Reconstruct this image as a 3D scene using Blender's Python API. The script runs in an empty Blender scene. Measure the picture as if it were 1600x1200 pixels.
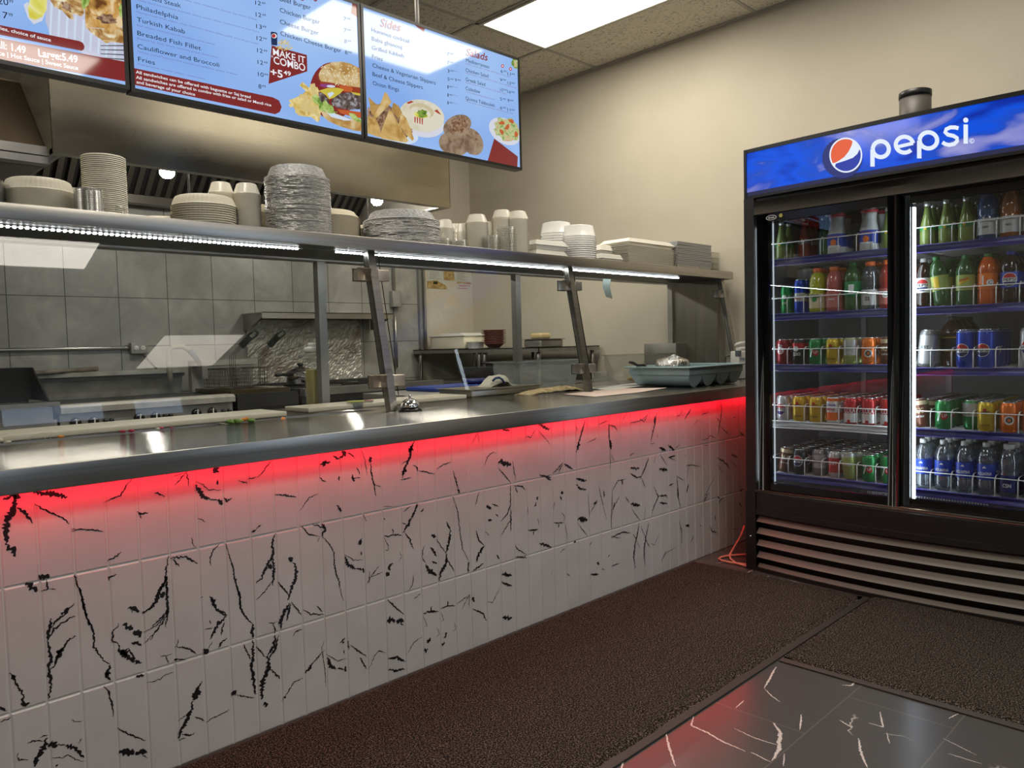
import bpy, bmesh, math, random
from mathutils import Vector, Matrix
sc = bpy.context.scene
COL = sc.collection
PI = math.pi
random.seed(7)
# ------------------------------------------------------------------ camera
F_PX = 1204.455
CAM = Vector((-0.4011, -2.0947, 1.1176))
YAW, PITCH, ROLL = 0.784453553, -0.0514489765, -0.0254345164
_cy, _sy, _cp, _sp = math.cos(YAW), math.sin(YAW), math.cos(PITCH), math.sin(PITCH)
FW = Vector((_sy*_cp, _cy*_cp, _sp)); _r0 = Vector((_cy, -_sy, 0)); _u0 = _r0.cross(FW)
RT = math.cos(ROLL)*_r0 + math.sin(ROLL)*_u0; UP = -math.sin(ROLL)*_r0 + math.cos(ROLL)*_u0
cd = bpy.data.cameras.new('camera'); cam = bpy.data.objects.new('camera', cd); COL.objects.link(cam)
cd.sensor_width = 36; cd.lens = F_PX*36/1600; cd.clip_start = .02
cam.matrix_world = Matrix(((RT.x, UP.x, -FW.x, CAM.x), (RT.y, UP.y, -FW.y, CAM.y), (RT.z, UP.z, -FW.z, CAM.z), (0, 0, 0, 1)))
sc.camera = cam
def at(px, py, ax, val):
    """the point of a real plane (axis ax at val) that the photograph shows at a pixel"""
    d = FW + RT*(px-800)/F_PX + UP*(600-py)/F_PX
    return CAM + d*((val-CAM[ax])/d[ax])
# ------------------------------------------------------------------ world, exposure, light levels
w = bpy.data.worlds.new('world'); sc.world = w; w.use_nodes = True
bg = w.node_tree.nodes['Background']; bg.inputs[0].default_value = (.60, .76, 1, 1); bg.inputs[1].default_value = 2.2
vs = sc.view_settings; sc.display_settings.display_device = 'sRGB'
vs.view_transform = 'Standard'; vs.look = 'None'; vs.gamma = 1; vs.use_curve_mapping = False; vs.exposure = 0.36
cy = sc.cycles
cy.max_bounces = 10; cy.diffuse_bounces = 3; cy.glossy_bounces = 4; cy.transmission_bounces = 6; cy.transparent_max_bounces = 24
cy.caustics_reflective = False; cy.caustics_refractive = False; cy.sample_clamp_indirect = 4; cy.sample_clamp_direct = 0
try: cy.use_denoising = True
except Exception: pass
L_PANEL, L_STRIP, L_RED, L_FRIDGE, L_SCREEN, L_HOODLAMP = 10.0, 28.0, 20.0, 8.5, .74, 240.0
# ------------------------------------------------------------------ materials
MATS = {}
def mat(name, col=(.5, .5, .5), rough=.5, metal=0., emit=None, es=0., spec=.5, alpha=None, trans=0., coat=0.):
    if name in MATS: return MATS[name]
    m = bpy.data.materials.new(name); m.use_nodes = True; b = m.node_tree.nodes['Principled BSDF']
    b.inputs['Base Color'].default_value = (*col, 1); b.inputs['Roughness'].default_value = rough
    b.inputs['Metallic'].default_value = metal; b.inputs['Specular IOR Level'].default_value = spec
    b.inputs['Transmission Weight'].default_value = trans; b.inputs['Coat Weight'].default_value = coat
    if emit: b.inputs['Emission Color'].default_value = (*emit, 1); b.inputs['Emission Strength'].default_value = es
    MATS[name] = m; return m
def nd(m, t, **kw):
    n = m.node_tree.nodes.new(t)
    for k, v in kw.items():
        if k in n.inputs: n.inputs[k].default_value = v
        else: setattr(n, k, v)
    return n
def lk(m, a, ao, b, bi): m.node_tree.links.new(a.outputs[ao], b.inputs[bi])
def bsdf(m): return m.node_tree.nodes['Principled BSDF']
def ramp(m, stops):
    r = nd(m, 'ShaderNodeValToRGB'); e = r.color_ramp.elements
    while len(e) < len(stops): e.new(.5)
    for k, (p, c) in enumerate(stops): e[k].position = p; e[k].color = (*c, 1)
    return r
def noisy(name, c0, c1, scale=8., rough=.5, metal=0., bump=0., detail=4., stretch=(1, 1, 1), r2=None, spec=.5, lo=.35, hi=.65):
    if name in MATS: return MATS[name]
    m = mat(name, c0, rough, metal, spec=spec); tc = nd(m, 'ShaderNodeTexCoord'); mp = nd(m, 'ShaderNodeMapping'); mp.inputs['Scale'].default_value = stretch
    n = nd(m, 'ShaderNodeTexNoise', Scale=scale, Detail=detail); lk(m, tc, 'Object', mp, 0); lk(m, mp, 0, n, 'Vector')
    r = ramp(m, [(lo, c0), (hi, c1)]); lk(m, n, 'Fac', r, 0); lk(m, r, 0, bsdf(m), 'Base Color')
    if r2 is not None:
        q = nd(m, 'ShaderNodeMapRange'); q.inputs['To Min'].default_value = rough; q.inputs['To Max'].default_value = r2
        lk(m, n, 'Fac', q, 0); lk(m, q, 0, bsdf(m), 'Roughness')
    if bump:
        bp = nd(m, 'ShaderNodeBump', Strength=bump, Distance=.01); lk(m, n, 'Fac', bp, 'Height'); lk(m, bp, 0, bsdf(m), 'Normal')
    return m
def clear(name, tint=(.95, .98, .96), rough=.0, f0=.05, gain=1., haze=0., hazecol=(.8, .8, .8)):
    """clear sheet: see-through with a Schlick reflection, plus an optional milky part"""
    if name in MATS: return MATS[name]
    m = bpy.data.materials.new(name); m.use_nodes = True; nt = m.node_tree; nt.nodes.remove(bsdf(m)); out = nt.nodes['Material Output']
    t = nd(m, 'ShaderNodeBsdfTransparent'); t.inputs[0].default_value = (*tint, 1)
    g = nd(m, 'ShaderNodeBsdfGlossy'); g.inputs['Roughness'].default_value = rough
    lw = nd(m, 'ShaderNodeLayerWeight'); lw.inputs[0].default_value = .5
    p = nd(m, 'ShaderNodeMath', operation='POWER'); p.inputs[1].default_value = 5; lk(m, lw, 'Facing', p, 0)
    q = nd(m, 'ShaderNodeMath', operation='MULTIPLY_ADD'); q.inputs[1].default_value = .9; q.inputs[2].default_value = f0; lk(m, p, 0, q, 0)
    q2 = nd(m, 'ShaderNodeMath', operation='MULTIPLY', use_clamp=True); q2.inputs[1].default_value = gain; lk(m, q, 0, q2, 0)
    mx = nd(m, 'ShaderNodeMixShader'); lk(m, q2, 0, mx, 0)
    if haze:
        d = nd(m, 'ShaderNodeBsdfDiffuse'); d.inputs[0].default_value = (*hazecol, 1); mh = nd(m, 'ShaderNodeMixShader'); mh.inputs[0].default_value = haze
        lk(m, t, 0, mh, 1); lk(m, d, 0, mh, 2); lk(m, mh, 0, mx, 1)
    else: lk(m, t, 0, mx, 1)
    lk(m, g, 0, mx, 2); lk(m, mx, 0, out, 0); MATS[name] = m; return m
def glow(name, col, s): return mat(name, (0, 0, 0), .5, emit=col, es=s)
_sc = {}
def scr(col, k=1.):
    key = 'screen_%02x%02x%02x' % tuple(int(max(0, min(1, c))*255) for c in col)
    return mat(key, (.005, .005, .005), .05, emit=col, es=L_SCREEN*k, spec=.6)
STEEL = noisy('brushed_steel', (.42, .40, .36), (.50, .48, .44), 14, .24, 1., stretch=(.15, 1, 6), r2=.36)
STEELD = noisy('dull_steel', (.30, .29, .27), (.40, .38, .35), 7, .38, .9, r2=.55)
HOOD = noisy('hood_steel', (.25, .22, .16), (.33, .295, .22), 5, .22, 1., stretch=(.3, 1, 1), r2=.34)
BLACK = mat('black_plastic', (.012, .012, .012), .35); BLACKG = mat('black_gloss', (.008, .008, .008), .15)
BLACKM = mat('black_metal', (.011, .0105, .010), .38); DARK = mat('dark_grey', (.05, .05, .05), .5)
BRONZE = mat('dark_bronze_enamel', (.09, .078, .062), .32); BEZEL = mat('dark_bezel', (.016, .015, .014), .3)
BEIGE = noisy('beige_paint', (.60, .545, .435), (.63, .575, .46), 3, .6)
WHITE = mat('white_plastic', (.78, .77, .72), .45); CREAM = mat('cream_plastic', (.86, .80, .63), .45); CREAMD = mat('cream_paper', (.82, .73, .53), .7)
FOAM = mat('white_foam', (.82, .79, .70), .6); BOARD = noisy('cutting_board_plastic', (.80, .74, .58), (.74, .67, .5), 12, .5)
GLASS = clear('clear_glass', (.965, .985, .97), f0=.05, gain=1.0); DOORGLASS = clear('cooler_door_glass', (.90, .92, .93), f0=.05)
CLEARP = clear('clear_plastic', (.90, .91, .88), .08, .06, 1.2, .10, (.85, .85, .8)); MILKY = clear('milky_plastic', (.97, .95, .9), .15, .06, 1., .88, (.97, .92, .78))
MILKW = clear('frosted_white_plastic', (.95, .95, .92), .2, .07, 1., .88, (.93, .92, .87)); TEXTP = clear('pebbled_plastic', (.85, .86, .82), .25, .2, 1.3, .12, (.8, .8, .75))
CHROME = mat('chrome', (.75, .75, .74), .07, 1.); FOIL = noisy('crumpled_foil', (.62, .60, .56), (.74, .72, .68), 60, .22, 1., bump=.9, detail=3)
FOILR = noisy('foil_rim', (.40, .40, .39), (.80, .79, .76), 90, .42, .55, bump=.8, detail=2, stretch=(1, 1, 5)); CARD = mat('silver_board', (.37, .37, .375), .42, .35)
RED = mat('red_paint', (.5, .02, .02), .4); WIRE = mat('white_wire', (.78, .77, .74), .4); RAIL = mat('blue_price_rail', (.035, .025, .22), .35)
LINER = mat('cooler_liner', (.24, .24, .26), .5); BLUEP = mat('blue_plastic', (.02, .05, .28), .4); PALEBLUE = mat('pale_blue_plastic', (.35, .46, .49), .42)
# ------------------------------------------------------------------ mesh building
ORG = {}
class MB:
    def __init__(s): s.v = []; s.f = []; s.m = []; s.sm = []
    def add(s, vs, fs, m=0, smooth=False, X=None):
        o = len(s.v)
        s.v += [tuple(X @ Vector(p)) if X else tuple(p) for p in vs]
        for f in fs: s.f.append(tuple(i+o for i in f)); s.m.append(m); s.sm.append(smooth)
        return s
    def box(s, x0, x1, y0, y1, z0, z1, m=0, X=None):
        v = [(x, y, z) for z in (z0, z1) for y in (y0, y1) for x in (x0, x1)]
        return s.add(v, [(0, 2, 3, 1), (4, 5, 7, 6), (0, 1, 5, 4), (2, 6, 7, 3), (0, 4, 6, 2), (1, 3, 7, 5)], m, False, X)
    def rbox(s, x0, x1, y0, y1, z0, z1, b=.004, m=0, X=None):
        bm = bmesh.new(); bmesh.ops.create_cube(bm, size=1)
        for v in bm.verts: v.co = Vector((x0+(v.co.x+.5)*(x1-x0), y0+(v.co.y+.5)*(y1-y0), z0+(v.co.z+.5)*(z1-z0)))
        b = min(b, .49*min(abs(x1-x0), abs(y1-y0), abs(z1-z0)))
        bmesh.ops.bevel(bm, geom=list(bm.edges), offset=b, segments=2, affect='EDGES', profile=.6)
        bm.verts.index_update(); s.add([tuple(v.co) for v in bm.verts], [tuple(v.index for v in f.verts) for f in bm.faces], m, True, X); bm.free(); return s
    def bar(s, a, b, wd, ht, m=0, up=(0, 0, 1)):
        a, b = Vector(a), Vector(b); d = (b-a).normalized(); u = Vector(up); sd = d.cross(u).normalized(); u = sd.cross(d)
        v = [p + sd*(i*wd/2) + u*(j*ht/2) for p in (a, b) for j in (-1, 1) for i in (-1, 1)]
        return s.add(v, [(0, 1, 3, 2), (4, 6, 7, 5), (0, 4, 5, 1), (2, 3, 7, 6), (0, 2, 6, 4), (1, 5, 7, 3)], m)
    def lathe(s, prof, seg=24, c=(0, 0, 0), m=0, mods=None, mm=None, X=None, capa=True, capb=True):
        v = []; f = []
        for k, (r, z) in enumerate(prof):
            for i in range(seg):
                t = 2*PI*i/seg; q = r*(1+mods[k][1]*math.cos(mods[k][0]*t)) if mods and mods[k] else r
                v.append((c[0]+q*math.cos(t), c[1]+q*math.sin(t), c[2]+z))
        o = len(s.v); s.v += [tuple(X @ Vector(p)) if X else p for p in v]
        for k in range(len(prof)-1):
            for i in range(seg):
                j = (i+1) % seg; s.f.append((o+k*seg+i, o+k*seg+j, o+(k+1)*seg+j, o+(k+1)*seg+i)); s.m.append(mm[k] if mm else m); s.sm.append(True)
        if capa and prof[0][0] > 1e-6: s.f.append(tuple(o+i for i in reversed(range(seg)))); s.m.append(mm[0] if mm else m); s.sm.append(False)
        n = len(prof)-1
        if capb and prof[n][0] > 1e-6: s.f.append(tuple(o+n*seg+i for i in range(seg))); s.m.append(mm[-1] if mm else m); s.sm.append(False)
        return s
    def tube(s, pts, r, seg=8, m=0, closed=False):
        P = [Vector(p) for p in pts]; n = len(P); o = len(s.v); prev = None
        for k in range(n):
            a, b = (P[k-1], P[(k+1) % n]) if closed else (P[max(k-1, 0)], P[min(k+1, n-1)])
            d = (b-a).normalized()
            if prev is None: u = d.orthogonal().normalized()
            else: u = (prev-d*prev.dot(d)); u = u.normalized() if u.length > 1e-6 else d.orthogonal().normalized()
            prev = u; x = d.cross(u); rr = r[k] if isinstance(r, (list, tuple)) else r
            for i in range(seg): t = 2*PI*i/seg; s.v.append(tuple(P[k]+(u*math.cos(t)+x*math.sin(t))*rr))
        for k in range(n if closed else n-1):
            k2 = (k+1) % n
            for i in range(seg): j = (i+1) % seg; s.f.append((o+k*seg+i, o+k*seg+j, o+k2*seg+j, o+k2*seg+i)); s.m.append(m); s.sm.append(True)
        if not closed:
            s.f.append(tuple(o+i for i in reversed(range(seg)))); s.f.append(tuple(o+(n-1)*seg+i for i in range(seg))); s.m += [m, m]; s.sm += [False, False]
        return s
    def prism(s, poly, ax, a0, a1, m=0, smooth=False):
        def P(p, a): q = list(p); q.insert(ax, a); return tuple(q)
        n = len(poly); v = [P(p, a0) for p in poly]+[P(p, a1) for p in poly]
        return s.add(v, [tuple(range(n)), tuple(range(2*n-1, n-1, -1))], m).add(v, [(i, i+n, (i+1) % n+n, (i+1) % n) for i in range(n)], m, smooth)
    def poly(s, pts, m=0): return s.add(pts, [tuple(range(len(pts)))], m)
    def build(s, name, mats, parent=None, loc=None, rot=None):
        """world-space vertices; the object's origin goes to its thing's base (parent's origin, or loc)"""
        o0 = Vector(loc) if loc is not None else (ORG.get(parent.name, Vector()) if parent else Vector())
        me = bpy.data.meshes.new(name); me.from_pydata([tuple(Vector(p)-o0) for p in s.v], [], s.f)
        for q in (mats if isinstance(mats, (list, tuple)) else [mats]): me.materials.append(q)
        me.polygons.foreach_set('material_index', s.m); me.polygons.foreach_set('use_smooth', s.sm); me.update()
        bm = bmesh.new(); bm.from_mesh(me); bmesh.ops.recalc_face_normals(bm, faces=bm.faces); bm.to_mesh(me); bm.free()
        o = bpy.data.objects.new(name, me); COL.objects.link(o)
        if parent: o.parent = parent
        else: o.location = o0
        ORG[o.name] = o0
        if rot: o.rotation_euler = rot
        return o
def tag(o, label, cat, group=None, kind=None):
    o['label'] = label; o['category'] = cat
    if group: o['group'] = group
    if kind: o['kind'] = kind
    return o
def thing(name, label, cat, loc=(0, 0, 0), group=None):
    o = bpy.data.objects.new(name, None); o.empty_display_size = .05; COL.objects.link(o); o.location = loc; ORG[o.name] = Vector(loc)
    return tag(o, label, cat, group)
def struct(mb, name, mats, loc=None):
    o = mb.build(name, mats, None, loc); o['kind'] = 'structure'; return o
def dup(root, loc, label=None, group=None, rot=None):
    c = root.copy(); COL.objects.link(c); c.location = loc; ORG[c.name] = Vector(loc)
    if rot: c.rotation_euler = rot
    if label: c['label'] = label
    if group: c['group'] = group
    def kids(o, p):
        for ch in list(o.children):
            d = ch.copy(); COL.objects.link(d); d.parent = p; kids(ch, d)
    kids(root, c); return c
_tx = {}
def text_geo(s, bold=0., shear=0., space=1.):
    k = (s, bold, shear, space)
    if k in _tx: return _tx[k]
    cu = bpy.data.curves.new('t', 'FONT'); cu.body = s; cu.offset = bold; cu.shear = shear; cu.resolution_u = 3; cu.space_character = space
    o = bpy.data.objects.new('t', cu); COL.objects.link(o); dg = bpy.context.evaluated_depsgraph_get(); dg.update()
    me = bpy.data.meshes.new_from_object(o.evaluated_get(dg)); v = [tuple(p.co) for p in me.vertices]; f = [tuple(p.vertices) for p in me.polygons]
    bpy.data.objects.remove(o); bpy.data.curves.remove(cu); bpy.data.meshes.remove(me)
    x0 = min(p[0] for p in v); x1 = max(p[0] for p in v); _tx[k] = (v, f, x0, x1); return _tx[k]
def put_text(mb, s, fn, x0, x1, z, cap, m=0, bold=0., shear=0., space=1., tilt=0.):
    """text from x0 to x1 (any unit) on baseline z, cap height cap; fn(u, v) gives the 3-D point"""
    v, f, a, b = text_geo(s, bold, shear, space); k = (x1-x0)/(b-a)
    return mb.add([fn(x0+(p[0]-a)*k, z+p[1]*cap/.7+tilt*(p[0]-a)*k) for p in v], f, m)
def noise1(i, s): return random.Random(i*7919+s*104729).uniform(-1, 1)
def stroke(mb, pts, wd, m=0, seed=0, off=Vector((0, -.001, 0)), rough=.5):
    """ragged ribbon lying in the plane of pts"""
    P = []
    for a, b in zip(pts[:-1], pts[1:]):
        n = max(2, int((b-a).length/.0034))
        P += [a.lerp(b, i/n) for i in range(n)]
    P.append(pts[-1]); n = len(P); nrm = off.normalized(); L = []; R = []
    for k, p in enumerate(P):
        d = (P[min(k+1, n-1)]-P[max(k-1, 0)]); s = d.cross(nrm).normalized()
        q = p + s*(wd*.10+.0007)*noise1(k, seed)*rough*2; t = k/(n-1); taper = min(1, .35+2.2*min(t, 1-t))
        a = wd*.5*taper*(1+rough*.8*noise1(k+50, seed+1)); b = wd*.5*taper*(1+rough*.8*noise1(k+90, seed+2))
        L.append(q+s*max(a, wd*.1)+off); R.append(q-s*max(b, wd*.1)+off)
    mb.add([tuple(p) for p in L+R], [(i, i+1, n+i+1, n+i) for i in range(n-1)], m)
# ------------------------------------------------------------------ the room
XW, YB, ZC = 4.27, 3.06, 3.18
TW, TH = .0762, .29682; Z1, Z2 = .58107, .28425
def floor_mat():
    m = mat('floor_tile', (.03, .031, .032), .24, spec=.5); tc = nd(m, 'ShaderNodeTexCoord'); mp = nd(m, 'ShaderNodeMapping')
    mp.inputs['Location'].default_value = (-1.665+.3048, 1.16, 0)
    b = nd(m, 'ShaderNodeTexBrick', Scale=1.0); b.offset = .5
    for k, v in (('Color1', (.068, .068, .066, 1)), ('Color2', (.077, .076, .073, 1)), ('Mortar', (.12, .115, .10, 1)), ('Mortar Size', .0022), ('Mortar Smooth', .1), ('Bias', 0.), ('Brick Width', .6096), ('Row Height', .2945)): b.inputs[k].default_value = v
    lk(m, tc, 'Object', mp, 0); lk(m, mp, 0, b, 'Vector')
    n = nd(m, 'ShaderNodeTexNoise', Scale=2.2, Detail=6.0); lk(m, tc, 'Object', n, 'Vector')
    v = nd(m, 'ShaderNodeTexVoronoi', feature='DISTANCE_TO_EDGE', Scale=1.9); ad = nd(m, 'ShaderNodeMixRGB'); ad.blend_type = 'ADD'; ad.inputs[0].default_value = .55
    lk(m, tc, 'Object', ad, 1); lk(m, n, 'Color', ad, 2); lk(m, ad, 0, v, 'Vector')
    r = ramp(m, [(.0, (.55, .52, .48)), (.006, (0, 0, 0))]); lk(m, v, 'Distance', r, 0)
    n2 = nd(m, 'ShaderNodeTexNoise', Scale=3.1, Detail=3.0); lk(m, tc, 'Object', n2, 'Vector'); r2 = ramp(m, [(.62, (0, 0, 0)), (.70, (1, 1, 1))]); lk(m, n2, 'Fac', r2, 0)
    mu = nd(m, 'ShaderNodeMixRGB'); mu.blend_type = 'MULTIPLY'; mu.inputs[0].default_value = 1; lk(m, r, 0, mu, 1); lk(m, r2, 0, mu, 2)
    a2 = nd(m, 'ShaderNodeMixRGB'); a2.blend_type = 'ADD'; a2.inputs[0].default_value = 1; lk(m, b, 'Color', a2, 1); lk(m, mu, 0, a2, 2); lk(m, a2, 0, bsdf(m), 'Base Color')
    return m
def wall_tile_mat():
    m = mat('grey_wall_tile', (.3, .29, .25), .32); tc = nd(m, 'ShaderNodeTexCoord'); sx = nd(m, 'ShaderNodeSeparateXYZ'); cx = nd(m, 'ShaderNodeCombineXYZ')
    a = nd(m, 'ShaderNodeMath', operation='ADD'); a.inputs[1].default_value = -.684+3; c = nd(m, 'ShaderNodeMath', operation='ADD'); c.inputs[1].default_value = -1.167+3.05
    lk(m, tc, 'Object', sx, 0); lk(m, sx, 'X', a, 0); lk(m, sx, 'Z', c, 0); lk(m, a, 0, cx, 'X'); lk(m, c, 0, cx, 'Y')
    b = nd(m, 'ShaderNodeTexBrick', Scale=1.0); b.offset = 0
    for k, v in (('Color1', (.35, .34, .30, 1)), ('Color2', (.39, .38, .335, 1)), ('Mortar', (.07, .068, .06, 1)), ('Mortar Size', .0026), ('Mortar Smooth', .1), ('Bias', 0.), ('Brick Width', .3005), ('Row Height', .305)): b.inputs[k].default_value = v
    lk(m, cx, 0, b, 'Vector')
    n = nd(m, 'ShaderNodeTexNoise', Scale=3.5, Detail=7.0, Roughness=.62, Distortion=1.2); lk(m, tc, 'Object', n, 'Vector'); r = ramp(m, [(.35, (.78, .78, .78)), (.55, (1, 1, 1)), (.66, (1.18, 1.18, 1.16))]); lk(m, n, 'Fac', r, 0)
    mu = nd(m, 'ShaderNodeMixRGB'); mu.blend_type = 'MULTIPLY'; mu.inputs[0].default_value = 1; lk(m, b, 'Color', mu, 1); lk(m, r, 0, mu, 2); lk(m, mu, 0, bsdf(m), 'Base Color')
    return m
def ceil_mat():
    m = mat('acoustic_tile', (.60, .56, .47), .8); tc = nd(m, 'ShaderNodeTexCoord'); mp = nd(m, 'ShaderNodeMapping'); mp.inputs['Scale'].default_value = (1, .45, 1)
    n = nd(m, 'ShaderNodeTexNoise', Scale=75.0, Detail=2.0, Distortion=1.5); lk(m, tc, 'Object', mp, 0); lk(m, mp, 0, n, 'Vector')
    r = ramp(m, [(.36, (.36, .325, .26)), (.43, (.80, .745, .62))]); lk(m, n, 'Fac', r, 0); lk(m, r, 0, bsdf(m), 'Base Color'); return m
# floor with its traced white veins
f = MB(); f.poly([(-4, -6.2, 0), (XW, -6.2, 0), (XW, YB, 0), (-4, YB, 0)])
FV = [(8, (715, 325), (690, 370), (672, 402)), (5, (675, 405), (700, 430), (728, 450)), (5, (600, 445), (570, 472)), (8, (420, 500), (412, 535), (470, 560), (520, 590), (605, 627)), (6, (625, 630), (695, 665)),
      (15, (705, 525), (730, 560), (725, 620), (700, 660)), (5, (565, 545), (640, 580), (735, 610)), (6, (805, 495), (800, 550)), (9, (320, 560), (335, 620), (355, 680)), (6, (940, 515), (985, 542)),
      (6, (1085, 485), (1097, 540), (1045, 525)), (9, (1008, 580), (1020, 640), (1040, 685)), (6, (1000, 370), (985, 392), (950, 390)), (5, (745, 635), (740, 680)), (4, (1110, 560), (1120, 600)), (3, (1310, 580), (1430, 640)),
      (5, (1530, 505), (1550, 530)), (4, (1330, 510), (1365, 492)), (4, (1330, 635), (1450, 672)), (4, (650, 12), (690, 0)), (5, (715, 28), (735, 12)), (4, (585, 0), (640, -25)), (4, (500, -45), (560, -55)), (7, (170, 665), (160, 690))]
for k, (wd, *pp) in enumerate(FV):
    P = [at(900+x*.4375, 900+y*.4375, 2, 0) for x, y in pp]; sc_ = (P[0]-CAM).length/F_PX
    stroke(f, P, wd*.4375*sc_*.75, 1, k, Vector((0, 0, .0006)))
struct(f, 'floor', [floor_mat(), mat('white_vein', (.62, .58, .54), .3)])
b = MB(); b.box(-4, 3.655, YB, YB+.12, 0, ZC+.02); b.box(3.655, XW, YB, YB+.12, 0, ZC+.02, 1); struct(b, 'wall_back', [wall_tile_mat(), BEIGE])
b = MB(); b.box(XW, XW+.12, -6.2, YB+.12, 0, ZC+.02); struct(b, 'wall_right', BEIGE)
b = MB(); b.box(-4.12, -4, -6.2, YB+.12, 0, ZC+.02); struct(b, 'wall_left', BEIGE)
# shop front behind the camera: low wall, posts, open glazing to the daylight
b = MB(); b.box(-4, XW, -6.3, -6.2, 0, .9); b.box(-4, XW, -6.3, -6.2, 2.45, 2.80)
for x0, x1 in ((-4, -1.4), (-.3, 3.1), (4.0, XW)): b.box(x0, x1, -6.3, -6.2, .9, 2.45)
for x0, x1 in ((-4, 1.5), (2.5, 2.82), (3.40, XW)): b.box(x0, x1, -6.3, -6.2, 2.80, ZC+.02)
struct(b, 'wall_front', DARK)
b = MB(); b.box(-4, XW, -6.2, YB, ZC, ZC+.05)
gx = [XW-.575-.645*k for k in range(13)]; gy = [.31+1.29*k for k in range(-5, 3)]
for x in gx: b.box(x-.012, x+.012, -6.2, YB, ZC-.006, ZC, 1)
for y in gy: b.box(-4, XW, y-.012, y+.012, ZC-.006, ZC, 1)
b.box(XW-.02, XW, -6.2, YB, ZC-.012, ZC, 1); b.box(-4, XW, YB-.02, YB, ZC-.012, ZC, 1)
struct(b, 'ceiling', [ceil_mat(), mat('ceiling_grid', (.50, .47, .40), .5)])
PANEL = glow('panel_diffuser', (1, .925, .80), L_PANEL)
def ceiling_light(x0, x1, y0, y1, label, k=1):
    t = thing('ceiling_light', label, 'light', ((x0+x1)/2, (y0+y1)/2, ZC-.012), 'ceiling lights'); e = .02
    fr = MB(); z0, z1 = ZC-.014, ZC-.004
    fr.box(x0, x1, y0, y0+e, z0, z1).box(x0, x1, y1-e, y1, z0, z1).box(x0, x0+e, y0+e, y1-e, z0, z1).box(x1-e, x1, y0+e, y1-e, z0, z1); fr.build('frame', mat('light_frame', (.75, .72, .65), .5), t)
    d = MB(); d.poly([(x0+e, y0+e, ZC-.008), (x1-e, y0+e, ZC-.008), (x1-e, y1-e, ZC-.008), (x0+e, y1-e, ZC-.008)]); d.build('diffuser', PANEL if k == 1 else glow('dim_diffuser', (1, .925, .80), L_PANEL*k), t)  # weaker copy of the diffuser, for a fainter reflection in the guard glass
ceiling_light(gx[1]+.012, gx[0]-.012, .322, 1.588, 'large bright ceiling light panel above the end of the counter')
ceiling_light(2.15, 3.40, -1.09, -.43, 'ceiling light panel over the dining side, mirrored in the rightmost menu screen')
ceiling_light(.25, 1.5, -2.95, -2.29, 'ceiling light panel over the dining side, mirrored low in the left menu screen')
ceiling_light(2.49, 3.34, -5.12, -4.2, 'ceiling light panel over the dining side behind the viewer', .5)
ceiling_light(gx[8]+.012, gx[7]-.012, -3.55, -2.28, 'ceiling light panel at the left of the dining side')
ceiling_light(gx[5]+.012, gx[4]-.012, .322, 1.588, 'added ceiling light panel above the kitchen, unseen behind the menu screens')  # unseen fixture added to brighten the dark kitchen
ceiling_light(gx[9]+.012, gx[8]-.012, .322, 1.588, 'ceiling light panel above the left end of the counter')
# ------------------------------------------------------------------ service counter
XL, XR = -1.2, 4.2
t = thing('service_counter', 'long service counter faced with white tiles streaked by broken black veins', 'counter', (1.5, .2, 0))
b = MB(); b.box(XL, XR, .0, .9, 0, .80); b.build('base_cabinet', mat('grout', (.70, .68, .66), .7), t)
TILE = noisy('white_glazed_tile', (.575, .57, .555), (.625, .62, .605), 6, .22, bump=.12, spec=.5)
b = MB(); g = .0016
rows = [(.0, Z2), (Z2, Z1), (Z1, .830)]
for i in range(int(XL/TW)-1, int(XR/TW)+1):
    for z0, z1 in rows:
        x0, x1, a, c = i*TW+g, (i+1)*TW-g, z0+g*.8, z1-g*.8
        if x1 > XR: continue
        e = .0035; v = [(x0, 0, a), (x1, 0, a), (x1, 0, c), (x0, 0, c), (x0, -.0008, a), (x1, -.0008, a), (x1, -.0008, c), (x0, -.0008, c), (x0+e, -.003, a+e), (x1-e, -.003, a+e), (x1-e, -.003, c-e), (x0+e, -.003, c-e)]
        b.add(v, [(0, 1, 5, 4), (1, 2, 6, 5), (2, 3, 7, 6), (3, 0, 4, 7), (4, 5, 9, 8), (5, 6, 10, 9), (6, 7, 11, 10), (7, 4, 8, 11), (8, 9, 10, 11)])
VE = {'A': (0, 680), 'B': (0, 900), 'C': (400, 640), 'D': (400, 860), 'E': (800, 600)}
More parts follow.
